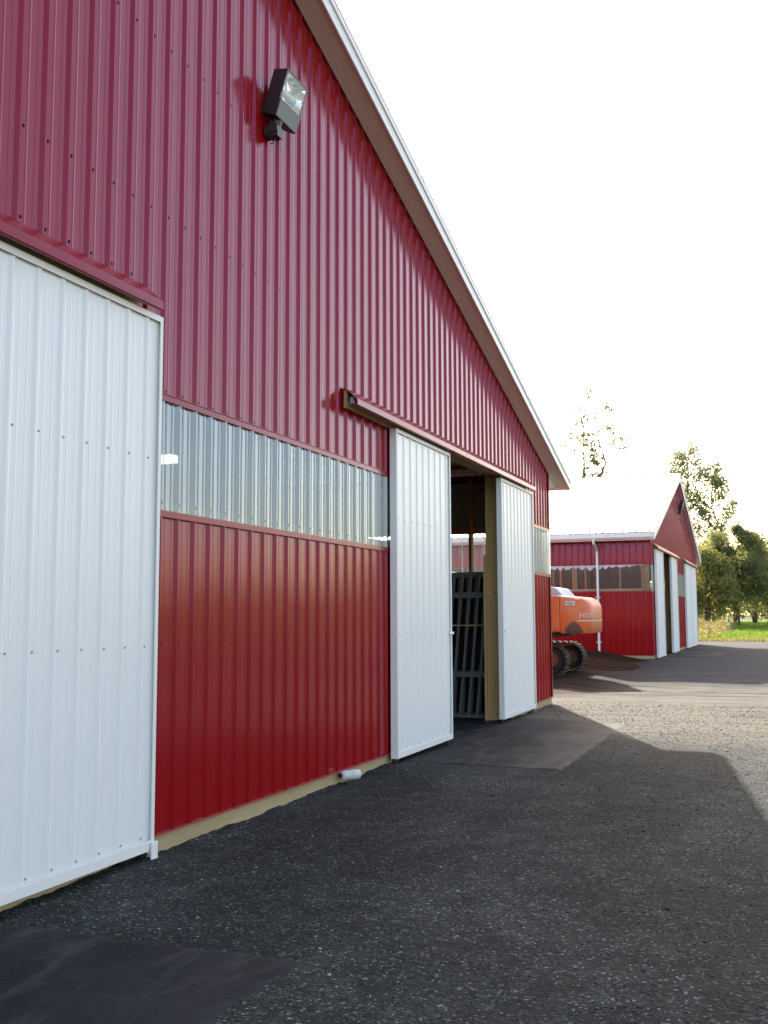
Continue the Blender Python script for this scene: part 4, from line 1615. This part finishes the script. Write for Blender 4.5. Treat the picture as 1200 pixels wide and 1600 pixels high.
L_COT = leaf_mat('poplar_leaf', (0.11, 0.125, 0.095), (0.15, 0.165, 0.125), (0.19, 0.205, 0.15), 0.48)  # tree leaf colours are lightened to imitate distance haze
L_PALE = leaf_mat('thin_poplar_leaf', (0.10, 0.115, 0.10), (0.14, 0.155, 0.125), (0.18, 0.195, 0.15), 0.35)  # paled to imitate glare washing out the thin trees
L_WIL = leaf_mat('willow_leaf', (0.13, 0.135, 0.055), (0.18, 0.18, 0.075), (0.25, 0.23, 0.10), 0.5)
L_WIL2 = leaf_mat('broad_leaf', (0.11, 0.125, 0.065), (0.15, 0.165, 0.085), (0.20, 0.21, 0.11), 0.48)
L_WEED = leaf_mat('dry_weed', (0.10, 0.085, 0.04), (0.20, 0.16, 0.08), (0.30, 0.25, 0.13), 0.3)
L_GRASS = leaf_mat('grass_blade', (0.05, 0.10, 0.015), (0.09, 0.16, 0.025), (0.17, 0.22, 0.05), 0.4)

GT = 'tall thin trees behind the far barn'
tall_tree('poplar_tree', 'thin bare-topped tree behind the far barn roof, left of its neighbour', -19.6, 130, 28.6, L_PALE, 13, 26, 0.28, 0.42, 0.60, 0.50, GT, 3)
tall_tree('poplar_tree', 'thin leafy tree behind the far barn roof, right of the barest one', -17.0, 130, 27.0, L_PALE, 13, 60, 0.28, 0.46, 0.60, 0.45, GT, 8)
tall_tree('poplar_tree', 'tall loose green tree rising beside the far barn peak', -6.5, 125, 20.6, L_COT, 28, 115, 0.19, 0.24, 0.45, 0.62, GT, 12)
tall_tree('poplar_tree', 'tall green tree standing between the far barn peak and the round bushy trees', -3.7, 125, 17.8, L_COT, 36, 135, 0.19, 0.26, 0.38, 0.80, GT, 15)


def bushy_tree(label, x, y, H, rx, mat, n, seed, leaf=0.17, trunk=0.3, base=0.12, group='round bushy trees by the grass'):
    rnd.seed(seed)
    z0 = float(gz(x, y))
    root = empty('willow_tree', (x, y, z0), label, 'tree', group)
    tk = MB()
    top = limb(tk, (x, y, z0 - 0.3), (x + 0.2, y, z0 + H * 0.6), trunk, 0.09, 0.15, 6)
    lob = []
    for i in range(24):
        a = rnd.uniform(0, 6.283)
        t = rnd.uniform(0.0, 1.0)
        rr = rx * (0.16 + 0.70 * math.sin(math.pi * (0.22 + 0.74 * t))) * rnd.uniform(0.35, 1.05)
        c = (x + math.cos(a) * rr, y + math.sin(a) * rr, z0 + H * (base + 0.18 + (0.9 - base - 0.18) * t))
        lob.append((c, rx * rnd.uniform(0.20, 0.38) * (1.1 - 0.25 * t)))
        limb(tk, top[rnd.randrange(2, 6)], c, 0.08, 0.02, 0.3, 4)
    tk.build('trunk', M_BARK, root)
    cs, ts = [], []
    for c, r in lob:
        m = int(n / len(lob) * rnd.uniform(0.6, 1.4))
        d = npr.normal(size=(m, 3))
        d /= np.linalg.norm(d, axis=1)[:, None]
        rad = r * npr.random(m) ** 0.6
        q = np.array(c) + d * rad[:, None] * np.array([1, 1, 0.85]) + npr.normal(size=(m, 3)) * r * 0.22
        cs.append(q)
        ts.append(npr.normal(rnd.uniform(0.3, 0.65), 0.2, m))
        # hanging sprays
        k = int(m * 0.22)
        q2 = np.array(c) + np.stack([npr.normal(size=k) * r * 0.75, npr.normal(size=k) * r * 0.75, -npr.random(k) * r * 2.0], 1)
        q2[:, 2] = np.maximum(q2[:, 2], z0 + H * base * (0.6 + 0.8 * npr.random(k)))
        cs.append(q2)
        ts.append(npr.normal(0.55, 0.2, k))
    quads('crown', np.concatenate(cs), leaf, np.concatenate(ts), mat, root, (x, y, z0), droop=0.6)
    return root


bushy_tree('broad yellow-green tree just past the far barn corner', -2.7, 96, 7.6, 3.2, L_WIL, 17000, 22, leaf=0.13, base=0.04)
bushy_tree('tallest olive green tree in the row, its dark trunk beside the bright grass', -0.3, 101, 10.3, 3.3, L_WIL2, 21000, 25, leaf=0.13, trunk=0.36, base=0.12)
bushy_tree('lower olive tree at the right end of the row, in front of a dark one', 2.5, 107, 8.4, 3.1, L_WIL, 15000, 29, leaf=0.13, base=0.10)
bushy_tree('round olive tree filling the gap behind the tallest one', 0.9, 114, 9.6, 3.6, L_WIL2, 15000, 41, leaf=0.15, base=0.05)
bushy_tree('dark round tree far behind the pale one', 7.0, 150, 9.5, 4.5, L_WIL2, 12000, 33, base=0.03)
bushy_tree('low dark tree behind the yellow-green one', -5.6, 112, 7.5, 3.4, L_WIL2, 9000, 37, base=0.02)
for k, (bx, by, bh, br) in enumerate(((8.6, 108, 15.0, 4.4), (14.5, 112, 16.5, 5.0), (22.5, 108, 9.5, 4.6), (30, 115, 11, 5.0), (38, 110, 10, 5.0))):  # unseen trees, tall enough to block horizon glare on the far gable
    bushy_tree('round green tree out of view at right, added to cut glare on the far gable', bx, by, bh, br, (L_WIL2, L_WIL)[k % 2], 9000, 60 + k, leaf=0.24, base=0.03)

# far wood along the horizon: reads as one mass
xs = npr.uniform(-160, 160, 26000)
hh = 4.5 + 4.5 * hash_noise(xs * 0.09, xs * 0, 2) + 2.5 * hash_noise(xs * 0.4, xs * 0, 3)
C = np.stack([xs, 240 + npr.normal(size=len(xs)) * 5, 0.6 + hh * npr.random(len(xs)) ** 0.8], 1)
o = quads('distant_trees', C, 0.75, npr.normal(0.4, 0.2, len(xs)), L_WIL2)
o['kind'] = 'stuff'
o['label'] = 'far wood along the horizon beyond the grass'
o['category'] = 'trees'

# dry weeds and grass tufts along the edge of the field
n = 2600
wx = npr.uniform(-3.2, 0.2, n)
wy = 64 + npr.random(n) * 26
wz = gz(wx, wy)
C = np.stack([wx + npr.normal(size=n) * .1, wy, wz + npr.random(n) * (0.35 + 1.0 * hash_noise(wx * .7, wy * .4, 5))], 1)
o = quads('dry_weeds', C, 0.16, npr.normal(0.45, 0.25, n), L_WEED, aspect=0.16, droop=0.0)
o['kind'] = 'stuff'
o['label'] = 'tall dry weeds at the corner of the far barn'
o['category'] = 'weeds'


def blades(n, x0, x1, y0, y1, hgt, mat, name, label):
    X = npr.uniform(x0, x1, n)
    Y = y0 + (y1 - y0) * npr.random(n) ** 1.5
    Z = gz(X, Y)
    h = hgt * (0.5 + npr.random(n)) * (0.5 + hash_noise(X * .5, Y * .5, 8))
    a = npr.random(n) * 6.283
    w = 0.02 + 0.02 * npr.random(n)
    dx, dy = np.cos(a) * w, np.sin(a) * w
    lx, ly = npr.normal(size=n) * h * .3, npr.normal(size=n) * h * .3
    V = np.stack([np.stack([X - dx, Y - dy, Z - 0.02], 1), np.stack([X + dx, Y + dy, Z - 0.02], 1), np.stack([X + lx, Y + ly, Z + h], 1)], 1).reshape(-1, 3)
    me = bpy.data.meshes.new(name)
    me.vertices.add(3 * n)
    me.vertices.foreach_set('co', V.ravel())
    me.loops.add(3 * n)
    me.loops.foreach_set('vertex_index', np.arange(3 * n, dtype=np.int32))
    me.polygons.add(n)
    me.polygons.foreach_set('loop_start', np.arange(0, 3 * n, 3, dtype=np.int32))
    me.update()
    at = me.attributes.new('tone', 'FLOAT', 'FACE')
    at.data.foreach_set('value', npr.random(n).astype(np.float32))
    me.materials.append(mat)
    o = bpy.data.objects.new(name, me)
    COL.objects.link(o)
    o['kind'] = 'stuff'
    o['label'] = label
    o['category'] = 'grass'


blades(30000, -6, 9, 63, 125, 0.16, L_GRASS, 'grass', 'bright green grass in the sun beyond the yard')
blades(3000, -2, 9, 61.5, 65, 0.22, L_WEED, 'dry_grass', 'straw coloured grass along the edge of the yard')
